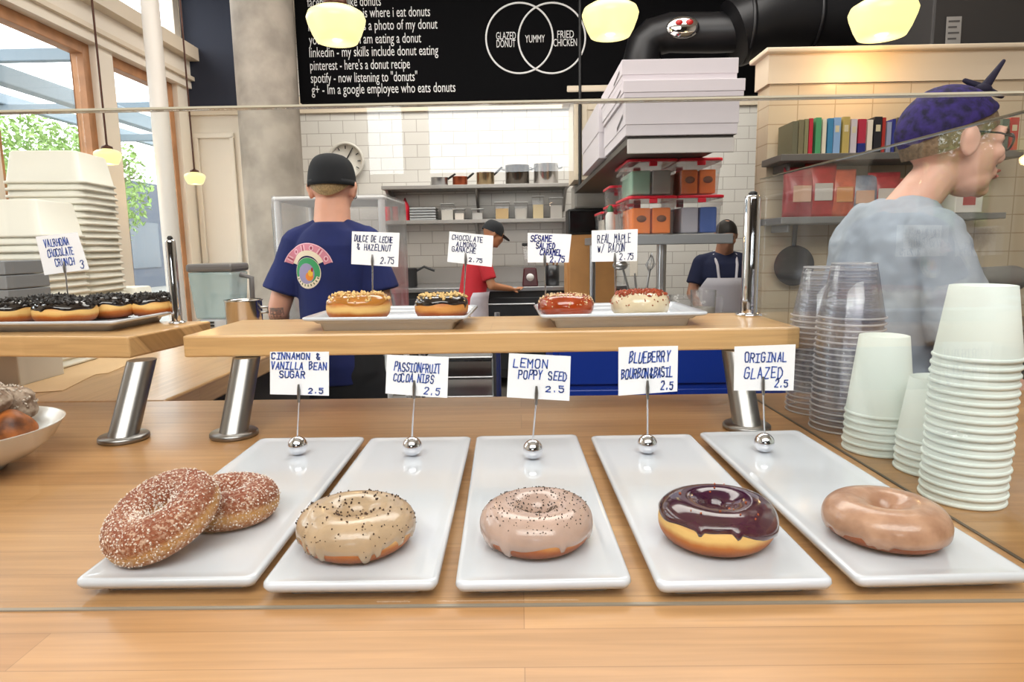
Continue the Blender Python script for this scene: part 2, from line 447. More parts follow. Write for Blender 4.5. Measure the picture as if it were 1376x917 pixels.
# black menu bulkhead
bl = W(402, 135, 4.9).x
zb = W(600, 134, 4.9).z
S('wall_bulkhead', black_board, (bl, XR, 4.92, 5.12, zb, ZC), (XL + 0.0, bl, 5.05, 5.1, ZC - 0.02, ZC))
S('trim_7', cream, (-2.6, 3.0, YB - 0.03, YB, 2.70, 2.86))

# street outside
S('ground_street', mat('pavement', '8c8a86', 0.9, var=0.1, scale=2), (-40, XL - 0.15, -20, 60, -0.25, -0.12))
S('ground_front', mat('front_pavement', 'a09c98', 0.9, var=0.1, scale=2), (XL - 0.15, 20, -30, YF - 0.15, -0.25, -0.12))
can = thing('entrance_canopy', 'blue-grey steel canopy beams outside the street windows', 'canopy', (-3.0, 4, 0))
cm = mat('blue_grey_steel', '6a7882', 0.5)
MB().box(-1.12, -1.0, -3, 8, 2.66, 2.80).build('edge_beam', cm, can, bevel=0.01)
MB().box(-2.85, -2.75, -3, 12, 3.0, 3.12).build('edge_beam', cm, can, bevel=0.01)
for y in (-0.4, 1.6, 3.6, 5.6):
    MB().box(-3.0, -0.05, y, y + 0.07, 2.90, 3.0).build('cross_beam', cm, can, bevel=0.008)
for y in (-1.0, 6.5):
    MB().lathe([(0.06, -0.12), (0.06, 2.6)], 16, loc=(-1.05, y, 0)).build('post', cm, can)
bld = thing('office_building', 'blue-grey building across the street seen below the trees', 'building', (-17, 20, -0.12))
MB().box(-2, 2, -16, 16, 0, 4.2).build('wall', mat('far_building_wall', '4a5260', 0.8), bld)
for k in range(9):
    MB().box(2.0, 2.05, -15 + 3.4 * k, -13 + 3.4 * k, 0.8, 2.6).build('window', mat('far_window_glass', '32404e', 0.2), bld)
leaf_cols = [('leaf_bright', '6a8e3c'), ('leaf_mid', '4f7030'), ('leaf_pale', '7d9a50')]
def tree(x, y, zc, r, n, mi, label):
    t = thing('street_tree', label, 'tree', (x, y, -0.12), group='street trees outside the windows')
    MB().tube([(0, 0, 0), (0.05, 0.02, zc * 0.5), (0.0, 0.05, zc)], [0.11, 0.09, 0.05], 10).build('trunk', mat('bark', '6a5d52', 0.9, var=0.2), t)
    br = MB()
    for k in range(9):
        a = random.uniform(0, 2 * PI); e = random.uniform(0.2, 1)
        br.tube([(0, 0, zc * 0.6), (r * .4 * math.cos(a), r * .4 * math.sin(a), zc - r * 0.2 + e * r * 0.3), (r * .85 * math.cos(a), r * .85 * math.sin(a), zc + e * r * 0.6)], [0.04, 0.025, 0.01], 6)
    br.build('branches', mat('bark', '6a5d52', 0.9), t)
    lf = MB()
    for k in range(n):
        while True:
            p = Vector((random.uniform(-1, 1), random.uniform(-1, 1), random.uniform(-1, 1)))
            if 0.25 < p.length < 1: break
        p = Vector((p.x * r, p.y * r, p.z * r * 0.9 + zc)); q = Euler((random.uniform(-1.2, 1.2), random.uniform(-1.2, 1.2), random.uniform(0, 6.3))).to_matrix(); s_ = random.uniform(0.035, 0.075)
        lf.add([p + q @ Vector(c) for c in ((-s_, 0, 0), (0, -s_ * .5, 0.01), (s_, 0, 0), (0, s_ * .5, 0.01))], [(0, 1, 2, 3)])
    lf.build('foliage', mat(*leaf_cols[mi], 0.6), t)
tree(-8.0, 11.6, 2.6, 1.45, 5200, 2, 'bright green street tree seen through the second window behind the white post')
tree(-7.9, 8.3, 2.9, 1.35, 1300, 2, 'sparse pale street tree seen above the white tubs')
tree(-10.4, 14.8, 2.6, 1.6, 3000, 0, 'mid-green tree farthest along the street')
tree(-11.5, 9.4, 2.2, 1.3, 1600, 1, 'low green tree outside the nearest street window')

# ------------------------------------------------------------------ counter, shelves, glass
b = MB().box(-1.9, 1.5, 0.26, 1.137, CZ - 0.045, CZ)
cnt = thing('service_counter', 'long maple butcher-block counter carrying the white platters', 'counter', (0, 0.7, 0))
MB().box(-1.9, 1.5, 0.26 - 0.7, 1.137 - 0.7, CZ - 0.045, CZ).build('worktop', counter_m, cnt, bevel=0.004)
MB().box(-1.85, 1.45, 0.34 - 0.7, 1.0 - 0.7, 0, CZ - 0.045).build('base', mat('counter_base_paint', '3a3936', 0.6), cnt)
rc = thing('return_counter', 'maple worktop returning towards the kitchen behind the shelves', 'counter', (-1.25, 1.6, 0))
MB().box(-0.65, 0.612, 1.139 - 1.6, 2.12 - 1.6, CZ - 0.045, CZ).build('worktop', wood('return_worktop', 'cca67a', 'c29a6a', swap=True), rc, bevel=0.004)
MB().box(-0.62, 0.56, 1.20 - 1.6, 2.08 - 1.6, 0, CZ - 0.045).build('base', mat('counter_base_paint', '3a3936', 0.6), rc)

def rrect(w, l, r, n=5):
    pts = []
    for cx, cy, a0 in ((w / 2 - r, l / 2 - r, 0), (-w / 2 + r, l / 2 - r, 90), (-w / 2 + r, -l / 2 + r, 180), (w / 2 - r, -l / 2 + r, 270)):
        for i in range(n + 1):
            a = R(a0 + 90 * i / n); pts.append((cx + r * math.cos(a), cy + r * math.sin(a)))
    return pts
def ringloft(mb, rings):
    n = len(rings[0]); v = [p for r in rings for p in r]; f = []
    for i in range(len(rings) - 1):
        for k in range(n):
            k2 = (k + 1) % n; f.append((i * n + k, i * n + k2, (i + 1) * n + k2, (i + 1) * n + k))
    mb.add(v, f, True)
    mb.add(rings[0], [tuple(range(n))[::-1]]); mb.add(rings[-1], [tuple(range(n))])
def angled_post(px, py, label, grp='steel posts under the raised shelf', lean=0.062, top=0.103):
    p = G(px, py, CZ)
    t = thing('shelf_post', label, 'post', p, 0, grp)
    MB().lathe([(0.0005, 0), (0.031, 0), (0.033, 0.002), (0.033, 0.006), (0.031, 0.008), (0.0005, 0.008)], 40).build('base_flange', dsteel, t)
    b = MB(); ci = lambda yo, z: [(0.0195 * math.cos(2 * PI * k / 36), yo + 0.0215 * math.sin(2 * PI * k / 36), z) for k in range(36)]
    ringloft(b, [ci(0, 0.0078), ci(lean, top + 0.0015)]); b.build('tube', dsteel, t)
    return t
angled_post(315, 586, 'angled steel post under the left end of the raised centre shelf')
angled_post(1003, 576, 'angled steel post behind the last card at the right end of the raised shelf')
angled_post(167, 591, 'angled steel post under the left-hand raised shelf')

ZS = CZ + 0.138
sh = thing('raised_shelf', 'long raised maple shelf over the platters, holding the two square plates', 'shelf', (-0.045, 0.97, ZS - 0.033))
MB().box(-0.463, 0.462, 0, 0.215, 0, 0.033).build('board', shelf_m, sh, bevel=0.003)
cA = G(172, 453, ZS)
ls = thing('raised_shelf', 'shorter angled maple shelf on the left holding the crunch doughnuts', 'shelf', (cA.x, cA.y, ZS - 0.033), R(-8.5))
MB().box(-0.75, 0, 0, 0.205, 0, 0.033).build('board', shelf_m, ls, bevel=0.003)

def chrome_post(loc, top, r, label):
    t = thing('glass_post', label, 'post', loc, 0, 'chrome posts gripping the glass')
    h = top - loc[2]
    MB().lathe([(r, 0), (r, h - r * 0.5), (r * 0.9, h - r * 0.2), (r * 0.6, h), (0.0005, h)], 28).build('tube', chrome, t)
    MB().lathe([(0.0005, 0), (r * 1.6, 0), (r * 1.6, 0.004), (r * 1.05, 0.006)], 28).build('base_ring', chrome, t)
    MB().lathe([(0.0005, h), (r * .5, h), (r * .55, h + .003), (r * .3, h + .006), (0.0005, h + .006)], 16).build('cap_screw', black_plastic, t)
q = G(1013, 425, ZS); chrome_post((0.395, 1.13, ZS), W(1016, 262, 1.13).z, 0.0135, 'tall chrome glass post at the right back of the raised shelf')
p = W(229, 430, 1.13); chrome_post((p.x + 0.012, 1.13, ZS), W(222, 322, 1.13).z, 0.0085, 'slim chrome glass post at the end of the crunch doughnut plate')

GT = W(700, 138, G(688, 816, CZ).y).z
GY = G(688, 816, CZ).y
fp = thing('glass_guard', 'wide clear glass guard standing across the front of the counter', 'glass guard', (-0.3, GY, CZ))
MB().box(-0.95, 0.725, 0, 0.008, 0, GT - CZ).build('pane', clear, fp, bevel=0.001)
MB().box(-0.95, 0.725, -0.0004, 0.0084, GT - CZ + 0.0001, GT - CZ + 0.0014).build('polished_edge', mat('glass_edge', 'c4bda8', 0.3), fp)
MB().box(-0.95, 0.725, -0.0004, 0.003, 0.0, 0.0012).build('bottom_seal', mat('grey_seal', '8d8577', 0.4), fp)
pb_, pf_ = Vector((0.398, 1.10)), Vector((0.413, 0.49))
d2 = (pf_ - pb_); L2 = d2.length
sp_ = thing('glass_guard', 'clear glass end panel running back beside the stacked cups', 'glass guard', (pb_.x, pb_.y, CZ), math.atan2(d2.y, d2.x))
MB().box(0, L2, -0.003, 0.003, 0, 0.365).build('pane', clear, sp_, bevel=0.0008)
MB().box(0, L2, -0.0035, 0.0035, 0.3651, 0.3664).build('polished_edge', mat('end_glass_edge', '6d6552', 0.3), sp_)
MB().box(0, L2, -0.0016, 0.0016, -0.0001, 0.0012).build('bottom_seal', mat('dark_seal', '4a463f', 0.4), sp_)

# ------------------------------------------------------------------ long white platters
PZ = CZ + 0.016
def platter(corners, label):
    c = [G(x, y, PZ) for x, y in corners]                     # near left, near right, far right, far left
    near, far = (c[0] + c[1]) / 2, (c[2] + c[3]) / 2
    mid = (near + far) / 2; d = far - near; l = d.length
    w = ((c[1] - c[0]).length + (c[2] - c[3]).length) / 2
    t = thing('long_platter', label, 'platter', (mid.x, mid.y, CZ), math.atan2(d.y, d.x) - PI / 2, 'long white platters in a row')
    b = MB(); rr = lambda dx, z, r=0.006: [(x, y, z) for x, y in rrect(w - dx, l - dx, r)]
    ringloft(b, [rr(.030, 0), rr(.028, .0035), rr(.004, .0085), rr(.0, .0125, .007), rr(.0012, .0155, .007), rr(.005, .0165), rr(.010, .0162), rr(.020, .0150), rr(.03, .0148)])
    o = b.build('dish', white_ceramic, t, weld=True)
    return t
platter([(101, 776), (340, 784), (489, 587), (352, 589)], 'white rectangular platter under the cinnamon and vanilla bean sugar doughnuts')
platter([(348, 787), (588, 783), (633, 587), (499, 588)], 'white rectangular platter under the passion fruit cocoa nib doughnut')
platter([(609, 786), (852, 780), (774, 584), (641, 586)], 'white rectangular platter under the lemon poppy seed doughnut')
platter([(882, 788), (1125, 780), (926, 583), (795, 586)], 'white rectangular platter under the purple blueberry doughnut')
platter([(1152, 782), (1390, 770), (1072, 579), (940, 580)], 'white rectangular platter under the original glazed doughnut')

# ------------------------------------------------------------------ doughnuts
def ring_pt(u, v, R_, hole, h, off=0.0, ph=0.0, wob=0.02):
    rc, a, b = (R_ + hole) / 2, (R_ - hole) / 2, h / 2
    cv, sv = math.cos(v), math.sin(v)
    e = 0.94
    x = (a + off) * math.copysign(abs(cv) ** e, cv); z = (b + off) * math.copysign(abs(sv) ** (0.95 if sv > 0 else 0.84), sv)
    k = 1 + wob * math.sin(2 * u + ph) + wob * 0.6 * math.sin(3 * u + 2.1 * ph)
    r = (rc + x) * k
    return Vector((r * math.cos(u), r * math.sin(u), b + z * (1 + wob * math.sin(u * 2 + 1 + ph)) * 1.0))
def crumbs(n, fn, size, rnd, jag=True, flat=1.0):
    mb = MB()
    for i in range(n):
        p = fn(); s_ = size * rnd.uniform(0.55, 1.3)
        q = Euler((rnd.uniform(0, 6), rnd.uniform(0, 6), rnd.uniform(0, 6))).to_matrix()
        v = [q @ Vector(c) * s_ for c in ((1, 0, 0), (-1, 0, 0), (0, 0.8, 0), (0, -0.8, 0), (0, 0, 0.7 * flat), (0, 0, -0.7 * flat))]
        if jag: v = [c * rnd.uniform(0.7, 1.25) for c in v]
        mb.add([p + c for c in v], [(0, 2, 4), (2, 1, 4), (1, 3, 4), (3, 0, 4), (2, 0, 5), (1, 2, 5), (3, 1, 5), (0, 3, 5)])
    return mb
def doughnut(label, cat_loc, R_=0.047, hole=0.010, h=0.036, dmat=None, glaze=None, low=0.0, drips=0, dripl=0.5, tops=(), seed=1, rot=None, rz=0.0, group=None, gthick=0.0016, tiltlow=0.0):
    rnd = random.Random(seed); ph = rnd.uniform(0, 6)
    t = thing('doughnut', label, 'doughnut', cat_loc, rz, group, rot)
    NU, NV = 72, 32
    v, f = [], []
    for i in range(NU):
        for j in range(NV): v.append(ring_pt(2 * PI * i / NU, 2 * PI * j / NV, R_, hole, h, 0, ph))
    for i in range(NU):
        for j in range(NV):
            f.append((i * NV + j, ((i + 1) % NU) * NV + j, ((i + 1) % NU) * NV + (j + 1) % NV, i * NV + (j + 1) % NV))
    mb = MB(); mb.add(v, f, True); mb.build('dough', dmat, t)
    dr = [(rnd.uniform(0, 2 * PI), rnd.uniform(0.045, 0.10), rnd.uniform(0.35, 1) * dripl) for _ in range(drips)]
    def vlow(u):
        x = low + 0.10 * math.sin(3 * u + ph) + 0.06 * math.sin(7 * u + 2 * ph) + tiltlow * math.cos(u - 3.9)
        base = x
        for (du, wd, dl) in dr:
            dd = (u - du + PI) % (2 * PI) - PI
            x = min(x, base - dl * math.exp(-(dd / wd) ** 4))
        return x
    if glaze:
        NU2, NV2 = 144, 26
        v, f = [], []
        for i in range(NU2):
            u = 2 * PI * i / NU2; v0 = vlow(u); v1 = PI + 0.5
            for j in range(NV2):
                s_ = j / (NV2 - 1); vv = v0 + (v1 - v0) * s_
                e = min(1, (s_ * (v1 - v0)) / 0.16); off = gthick * math.sqrt(max(0, 1 - (1 - e) ** 2)) if e < 1 else gthick
                if s_ > 0.93: off *= (1 - s_) / 0.07
                v.append(ring_pt(u, vv, R_, hole, h, off - 0.0002, ph))
        for i in range(NU2):
            for j in range(NV2 - 1):
                i2 = (i + 1) % NU2; f.append((i * NV2 + j, i2 * NV2 + j, i2 * NV2 + j + 1, i * NV2 + j + 1))
        mb = MB(); mb.add(v, f, True); mb.build('glaze', glaze, t)
    for (nm, n, size, m, va, vb, jag) in tops:
        def fn():
            while True:
                u = rnd.uniform(0, 2 * PI); vv = rnd.uniform(va, vb)
                p = ring_pt(u, vv, R_, hole, h, (gthick if glaze else 0) + size * 0.2, ph)
                if vv > vlow(u) + 0.12 or not glaze: return p
        o = crumbs(n, fn, size, rnd, jag).build(nm, m, t); o['kind'] = 'stuff'
    return t
d_gold = dough('dough_golden', 'eabf74', 'bb661c', '84390a', 0.018, 0.020)
d_dark = dough('dough_dark', 'd7944a', 'a8521a', '742f0a', 0.017, 0.022)
d_sugar_m, nt, b_, out_ = _new('dough_cinnamon_sugar')
def sugar_mat():
    N, L = nt.nodes.new, nt.links.new
    tc = N('ShaderNodeTexCoord'); sp = N('ShaderNodeSeparateXYZ'); L(tc.outputs['Object'], sp.inputs[0])
    n1 = N('ShaderNodeTexNoise'); n1.inputs['Scale'].default_value = 55; n1.inputs['Detail'].default_value = 6; n1.inputs['Roughness'].default_value = 0.75; L(tc.outputs['Object'], n1.inputs['Vector'])
    n2 = N('ShaderNodeTexNoise'); n2.inputs['Scale'].default_value = 420; n2.inputs['Detail'].default_value = 2; L(tc.outputs['Object'], n2.inputs['Vector'])
    mr = N('ShaderNodeMapRange'); mr.inputs[1].default_value = 0; mr.inputs[2].default_value = 0.036; L(sp.outputs['Z'], mr.inputs[0])
    rp = N('ShaderNodeValToRGB'); e = rp.color_ramp.elements
    e[0].position = 0.0; e[0].color = srgb('7c4228'); e[1].position = 1; e[1].color = srgb('864028')
    for p, c in ((0.25, 'a8683c'), (0.38, 'c48e50'), (0.48, 'c48e50'), (0.60, '8e4c2a')): k = e.new(p); k.color = srgb(c)
    L(mr.outputs[0], rp.inputs[0])
    r1 = N('ShaderNodeValToRGB'); r1.color_ramp.elements[0].position = 0.36; r1.color_ramp.elements[1].position = 0.62; L(n1.outputs['Fac'], r1.inputs[0])
    r2 = N('ShaderNodeValToRGB'); r2.color_ramp.elements[0].position = 0.45; r2.color_ramp.elements[1].position = 0.62; L(n2.outputs['Fac'], r2.inputs[0])
    mm = N('ShaderNodeMath'); mm.operation = 'MULTIPLY'; L(r1.outputs[0], mm.inputs[0]); L(r2.outputs[0], mm.inputs[1])
    m2 = N('ShaderNodeMath'); m2.operation = 'MULTIPLY'; L(mm.outputs[0], m2.inputs[0]); m2.inputs[1].default_value = 1.0
    mx = N('ShaderNodeMix'); mx.data_type = 'RGBA'; L(m2.outputs[0], mx.inputs[0]); L(rp.outputs[0], mx.inputs[6]); mx.inputs[7].default_value = srgb('d8b8a0')
    L(mx.outputs[2], b_.inputs['Base Color']); b_.inputs['Roughness'].default_value = 0.7
    bp = N('ShaderNodeBump'); bp.inputs['Strength'].default_value = 0.7; bp.inputs['Distance'].default_value = 0.003; L(n2.outputs['Fac'], bp.inputs['Height']); L(bp.outputs[0], b_.inputs['Normal'])
sugar_mat()
g_pass = mat('passion_glaze', 'b89e80', 0.26, coat=0.4, var=0.12, scale=38, bump=0.22)
g_lemon = mat('lemon_glaze', 'b99d90', 0.26, coat=0.4, var=0.10, scale=38, bump=0.22)
g_blue = mat('blueberry_glaze', '360628', 0.13, coat=0.5, var=0.4, scale=22, bump=0.15)
g_orig = mat('original_glaze', '9e745c', 0.3, coat=0.35, col2='bf967c', scale=55, bump=0.35)
g_caram = mat('caramel_glaze', 'b4742e', 0.16, coat=0.7, var=0.15, scale=25)
g_choc = mat('chocolate_glaze', '1e1512', 0.14, coat=0.8)
g_salt = mat('salted_caramel_glaze', '9c3a12', 0.14, coat=0.7, var=0.2, scale=25)
g_maple = mat('maple_glaze', 'dccbaa', 0.2, coat=0.5, var=0.08, scale=25)
seeds = mat('black_seeds', '2b2420', 0.6); nibs = mat('cocoa_nibs', '3a2418', 0.6); nuts = mat('chopped_nuts', 'e3bf80', 0.6, var=0.2, scale=300)
bacon = mat('bacon_bits', 'a04424', 0.45, var=0.3, scale=200); sugar = mat('sugar_grains', 'efe2d8', 0.5); sesame = mat('sesame_seeds', 'ead2a4', 0.5); crunch = mat('chocolate_crunch', '1f1916', 0.45); zest = mat('orange_zest', 'b85a2a', 0.5)

DZ = CZ + 0.0152
def dpos(px, py, z=DZ): q = G(px, py, z); return (q.x, q.y, z)
def base_at(px, pyfront, r, z=DZ):
    """centre of a ring whose base front touches pixel row pyfront"""
    q = G(px, pyfront, z); c = Vector((q.x, q.y, 0)); d = Vector((c.x, c.y, 0)).normalized()
    c2 = c + d * r * 0.86
    return (c2.x, c2.y, z)
front = 'doughnuts on the long platters'
pa = base_at(222, 754, 0.047); pbk = base_at(309, 718, 0.045)
doughnut('cinnamon sugar doughnut lying flat behind the leaning one', pbk, 0.046, 0.010, 0.034, d_sugar_m, tops=(('sugar_grains', 1300, 0.0010, sugar, -0.6, 3.4, True),), seed=4, group=front)
doughnut('larger cinnamon sugar doughnut leaning on the one behind it', (pa[0] + 0.012, pa[1] - 0.006, DZ + 0.0145), 0.049, 0.0105, 0.034, d_sugar_m, tops=(('sugar_grains', 1600, 0.0010, sugar, -0.6, 3.4, True),), seed=5, group=front, rot=(R(20), R(-16), R(0)))
doughnut('beige iced doughnut flecked with cocoa nibs, icing dripping down', base_at(482, 761, 0.048), 0.0485, 0.010, 0.033, d_gold, g_pass, -0.16, 13, 0.95, (('cocoa_nibs', 190, 0.0012, nibs, 0.2, 2.9, True), ('nib_dust', 60, 0.0007, nibs, -0.4, 0.6, True)), 12, group=front)
doughnut('pinkish iced doughnut dotted with poppy seeds', base_at(722, 756, 0.047), 0.0475, 0.010, 0.033, d_dark, g_lemon, -0.22, 14, 0.8, (('poppy_seeds', 420, 0.0008, seeds, 0.55, 3.0, False),), 23, group=front)
doughnut('doughnut with shiny dark purple blueberry icing', base_at(961, 753, 0.048), 0.0485, 0.010, 0.034, d_gold, g_blue, -0.10, 4, 0.3, (('zest_flecks', 14, 0.0013, zest, 0.9, 2.4, True),), 31, group=front, gthick=0.0022, tiltlow=0.55)
doughnut('plain doughnut under thin light brown glaze', base_at(1186, 748, 0.048), 0.0465, 0.0090, 0.032, d_dark, g_orig, -0.34, 16, 0.6, (), 44, group=front)

# square plates on the raised shelf
def square_plate(cx, cy, w, l, rz, label, z=ZS, foot=0.75, hh=0.022):
    t = thing('square_plate', label, 'plate', (cx, cy, z), rz, 'white plates on the raised shelves')
    b = MB(); rr = lambda s_, zz, r=0.008: [(x, y, zz) for x, y in rrect(w * s_, l * s_, r)]
    ringloft(b, [rr(foot, 0), rr(foot + .03, .013), rr(.90, hh - .0065), rr(.98, hh - .0045), rr(1.0, hh - .003), rr(1.0, hh), rr(.985, hh + .001), rr(.93, hh - .003), rr(.86, hh - .010), rr(.80, hh - .011)])
    b.build('dish', white_ceramic, t, weld=True)
    return t
a0 = G(433, 446, ZS); a1 = G(625, 444, ZS)
PW = 0.255
pAx = W(532, 430, 1.07).x; pBx = W(826, 430, 1.07).x
square_plate(pAx, 1.078, PW, 0.185, R(-1.5), 'white square plate under the two nut-topped doughnuts', foot=0.8)
square_plate(pBx, 1.078, PW, 0.185, R(2.0), 'white square plate under the caramel and the bacon doughnuts', foot=0.8)
UZ = ZS + 0.0115
upper = 'doughnuts on the raised shelf plates'
def up(px, d): return (W(px, 430, d).x, d, UZ)
doughnut('caramel iced doughnut topped with chopped hazelnuts', up(483, 1.055), 0.050, 0.010, 0.041, d_gold, g_caram, 0.32, 2, 0.2, (('chopped_hazelnuts', 230, 0.0032, nuts, 0.55, 2.6, True),), 51, group=upper)
doughnut('dark chocolate iced doughnut topped with almond pieces', up(594, 1.06), 0.0435, 0.009, 0.037, d_dark, g_choc, 0.30, 2, 0.3, (('almond_pieces', 130, 0.0036, nuts, 0.8, 2.4, True),), 52, group=upper)
doughnut('glossy red-brown caramel doughnut dusted with sesame seeds', up(760, 1.065), 0.0445, 0.009, 0.034, d_dark, g_salt, -0.9, 0, 0.2, (('sesame_seeds', 300, 0.0016, sesame, 0.1, 2.9, False),), 53, group=upper)
doughnut('cream iced maple doughnut topped with bacon bits', up(860, 1.05), 0.046, 0.009, 0.038, d_dark, g_maple, -0.7, 6, 0.5, (('bacon_bits', 260, 0.0034, bacon, 0.85, 2.4, True), ('bacon_crumbs', 60, 0.0017, bacon, 0.0, 1.0, True)), 54, group=upper)
# left tray
lx = W(75, 437, 1.03)
lt = thing('long_plate', 'long white plate of chocolate crunch doughnuts on the left shelf', 'plate', (lx.x - 0.075, 1.125, ZS), R(-3), 'white plates on the raised shelves')
b = MB(); rr = lambda s_, zz, r=0.008: [(x * 1.0, y, zz) for x, y in rrect(0.36 - (1 - s_) * 0.2, 0.19 * s_, r)]
ringloft(b, [rr(.74, 0), rr(.78, .008), rr(.96, .013), rr(1.0, .015), rr(1.0, .018), rr(.985, .019), rr(.93, .016), rr(.84, .012), rr(.78, .011)])
b.build('dish', white_ceramic, lt, weld=True)
for k, (px, d, rad, lab) in enumerate(((12, 1.085, 0.044, 'chocolate crunch doughnut at the near left edge of the long plate'), (90, 1.075, 0.046, 'chocolate crunch doughnut in front of the tilted card'), (72, 1.172, 0.041, 'chocolate crunch doughnut half hidden behind the tilted card pin'),
                            (150, 1.155, 0.043, 'chocolate crunch doughnut in the middle behind the front pair'), (207, 1.18, 0.037, 'chocolate crunch doughnut beside the slim chrome post'))):
    doughnut(lab, (W(px, 430, d).x, d, ZS + 0.0118), rad, 0.008, 0.036, d_gold, g_choc, 0.30, 2, 0.25, (('chocolate_crunch', 260, 0.0044, crunch, 0.55, 2.7, True),), 60 + k, group='chocolate crunch doughnuts', rz=k)

# ------------------------------------------------------------------ cards and their holders
def card(name_txt, corners, d, lines, label, holder, skew=0.0, inkm=None, seed=0):
    c = [W(x, y, d) for x, y in corners]                       # top left, top right, bottom right, bottom left
    mid = sum(c, Vector()) / 4
    w = ((c[1] - c[0]).length + (c[2] - c[3]).length) / 2; h = ((c[3] - c[0]).length + (c[2] - c[1]).length) / 2
    ex = ((c[1] - c[0]) + (c[2] - c[3])).normalized()
    roll = math.atan2(ex.z, ex.x)
    t = thing('price_card', label, 'card', mid, rot=(0, -roll, 0), group='handwritten price cards')
    b = MB()
    vy = ((c[0] - c[3]) + (c[1] - c[2])) / 2
    M = Matrix.Rotation(roll, 4, 'Y')
    loc = [M @ (p - mid) for p in c]
    v = [(p.x, y, p.z) for y in (-0.0004, 0.0004) for p in loc]
    b.add(v, [(0, 1, 2, 3), (7, 6, 5, 4), (0, 4, 5, 1), (1, 5, 6, 2), (2, 6, 7, 3), (3, 7, 4, 0)])
    b.build('paper', card_m, t)
    lt_ = MB(); rnd = random.Random(seed)
    for (txt, fx, fz, fw, fh, lw) in lines:
        hand_text(lt_, txt, (fx - 0.5) * w, (0.5 - fz) * h, fh * h, fw * w, lw * h, rnd=rnd)
    # lean the lettering with a slanted card
    shx = ((loc[0].x - loc[3].x) + (loc[1].x - loc[2].x)) / 2 / h
    lt_.v = [(x + z * shx, y, z) for x, y, z in lt_.v]
    lt_.build('lettering', inkm or ink, t)
    return mid, h
def ball_holder(px, py, cardbot, rod_px, label, d):
    r = 0.0118
    q = W(px, py, d)
    top = W(rod_px, cardbot, d - 0.002)
    t = thing('card_holder', label, 'card holder', (q.x, d, PZ - 0.0012), 0, 'chrome ball card holders')
    MB().ell((0, 0, r), r, 32, 20).build('ball', chrome, t)
    x = top.x - q.x; z = top.z - (PZ - 0.0012)
    MB().tube([(0, 0, 2 * r - 0.001), (x * 0.9, -0.0018, z - 0.004)], 0.0011, 8).build('rod', chrome, t)
    MB().tube([(x * 0.85, -0.0025, z - 0.008), (x, -0.0025, z + 0.006), (x, -0.002, z + 0.014)], [0.0018, 0.0022, 0.0012], 8).build('clip', dsteel, t)
BD = []
for px, py in ((400, 599), (554, 600), (716, 604), (870, 597), (1027, 595)):
    lo = 0.5; hi = 1.2                                          # depth at which the ball rests on the platter
    for _ in range(40):
        m_ = (lo + hi) / 2
        if W(px, py, m_).z < PZ + 0.0107: hi = m_
        else: lo = m_
    BD.append(lo)
L5 = 0.027
cards = [
 ([(363, 473), (442, 473), (442, 532), (363, 530)], [('CINNAMON &', .03, .17, .84, .14, L5), ('VANILLA BEAN', .02, .40, .97, .16, L5), ('SUGAR', .16, .60, .46, .15, L5), ('2.5', .66, .95, .27, .11, L5)], 400, 532, 402, 'white card lettered cinnamon and vanilla bean sugar', 'chrome ball holder on the platter of cinnamon sugar doughnuts'),
 ([(520, 477), (603, 480), (601, 535), (518, 529)], [('PASSIONFRUIT', .13, .40, .76, .22, L5), ('COCOA NIBS', .12, .66, .66, .19, L5), ('2.5', .62, .95, .28, .18, L5)], 554, 527, 557, 'white card lettered passionfruit cocoa nibs', 'chrome ball holder on the platter of the passion fruit doughnut'),
 ([(684, 475), (767, 479), (765, 539), (681, 534)], [('LEMON', .08, .30, .58, .19, L5), ('POPPY SEED', .17, .55, .80, .19, L5), ('2.5', .62, .82, .32, .13, L5)], 716, 535, 721, 'white card lettered lemon poppy seed', 'chrome ball holder on the platter of the poppy seed doughnut'),
 ([(831, 467), (911, 465), (910, 526), (831, 532)], [('BLUEBERRY', .18, .33, .70, .22, L5), ('BOURBON&BASIL', .05, .66, .88, .20, L5), ('2.5', .72, .93, .22, .17, L5)], 870, 527, 870, 'white card lettered blueberry bourbon and basil', 'chrome ball holder on the platter of the blueberry doughnut'),
 ([(987, 466), (1069, 463), (1066, 525), (986, 525)], [('ORIGINAL', .17, .36, .72, .20, L5), ('GLAZED', .17, .72, .66, .23, L5), ('2.5', .68, .93, .24, .16, L5)], 1027, 522, 1025, 'white card lettered original glazed', 'chrome ball holder on the platter of the original glazed doughnut'),
]
for i, (cn, ln, bx, cb_, rx, lab, hl) in enumerate(cards):
    py = (599, 600, 604, 597, 595)[i]
    ball_holder(bx, py, cb_, rx, hl, BD[i])
    card('', cn, BD[i], ln, lab, None, seed=100 + i)
def pin(px0, py0, px1, py1, d, label):
    a, b = W(px0, py0, d), W(px1, py1, d)
    t = thing('card_pin', label, 'card pin', a, 0, 'steel card pins stuck in doughnuts')
    e = b - a
    MB().tube([(0, 0, -0.012), e * 0.9 + Vector((0, -0.001, 0))], 0.0012, 8).build('rod', chrome, t)
    MB().tube([e * 0.86 + Vector((0, -0.002, 0)), e * 1.0 + Vector((0, -0.0028, 0.004)), e + Vector((0, -0.0015, 0.014))], [0.0018, 0.0024, 0.0012], 8).build('clip', dsteel, t)
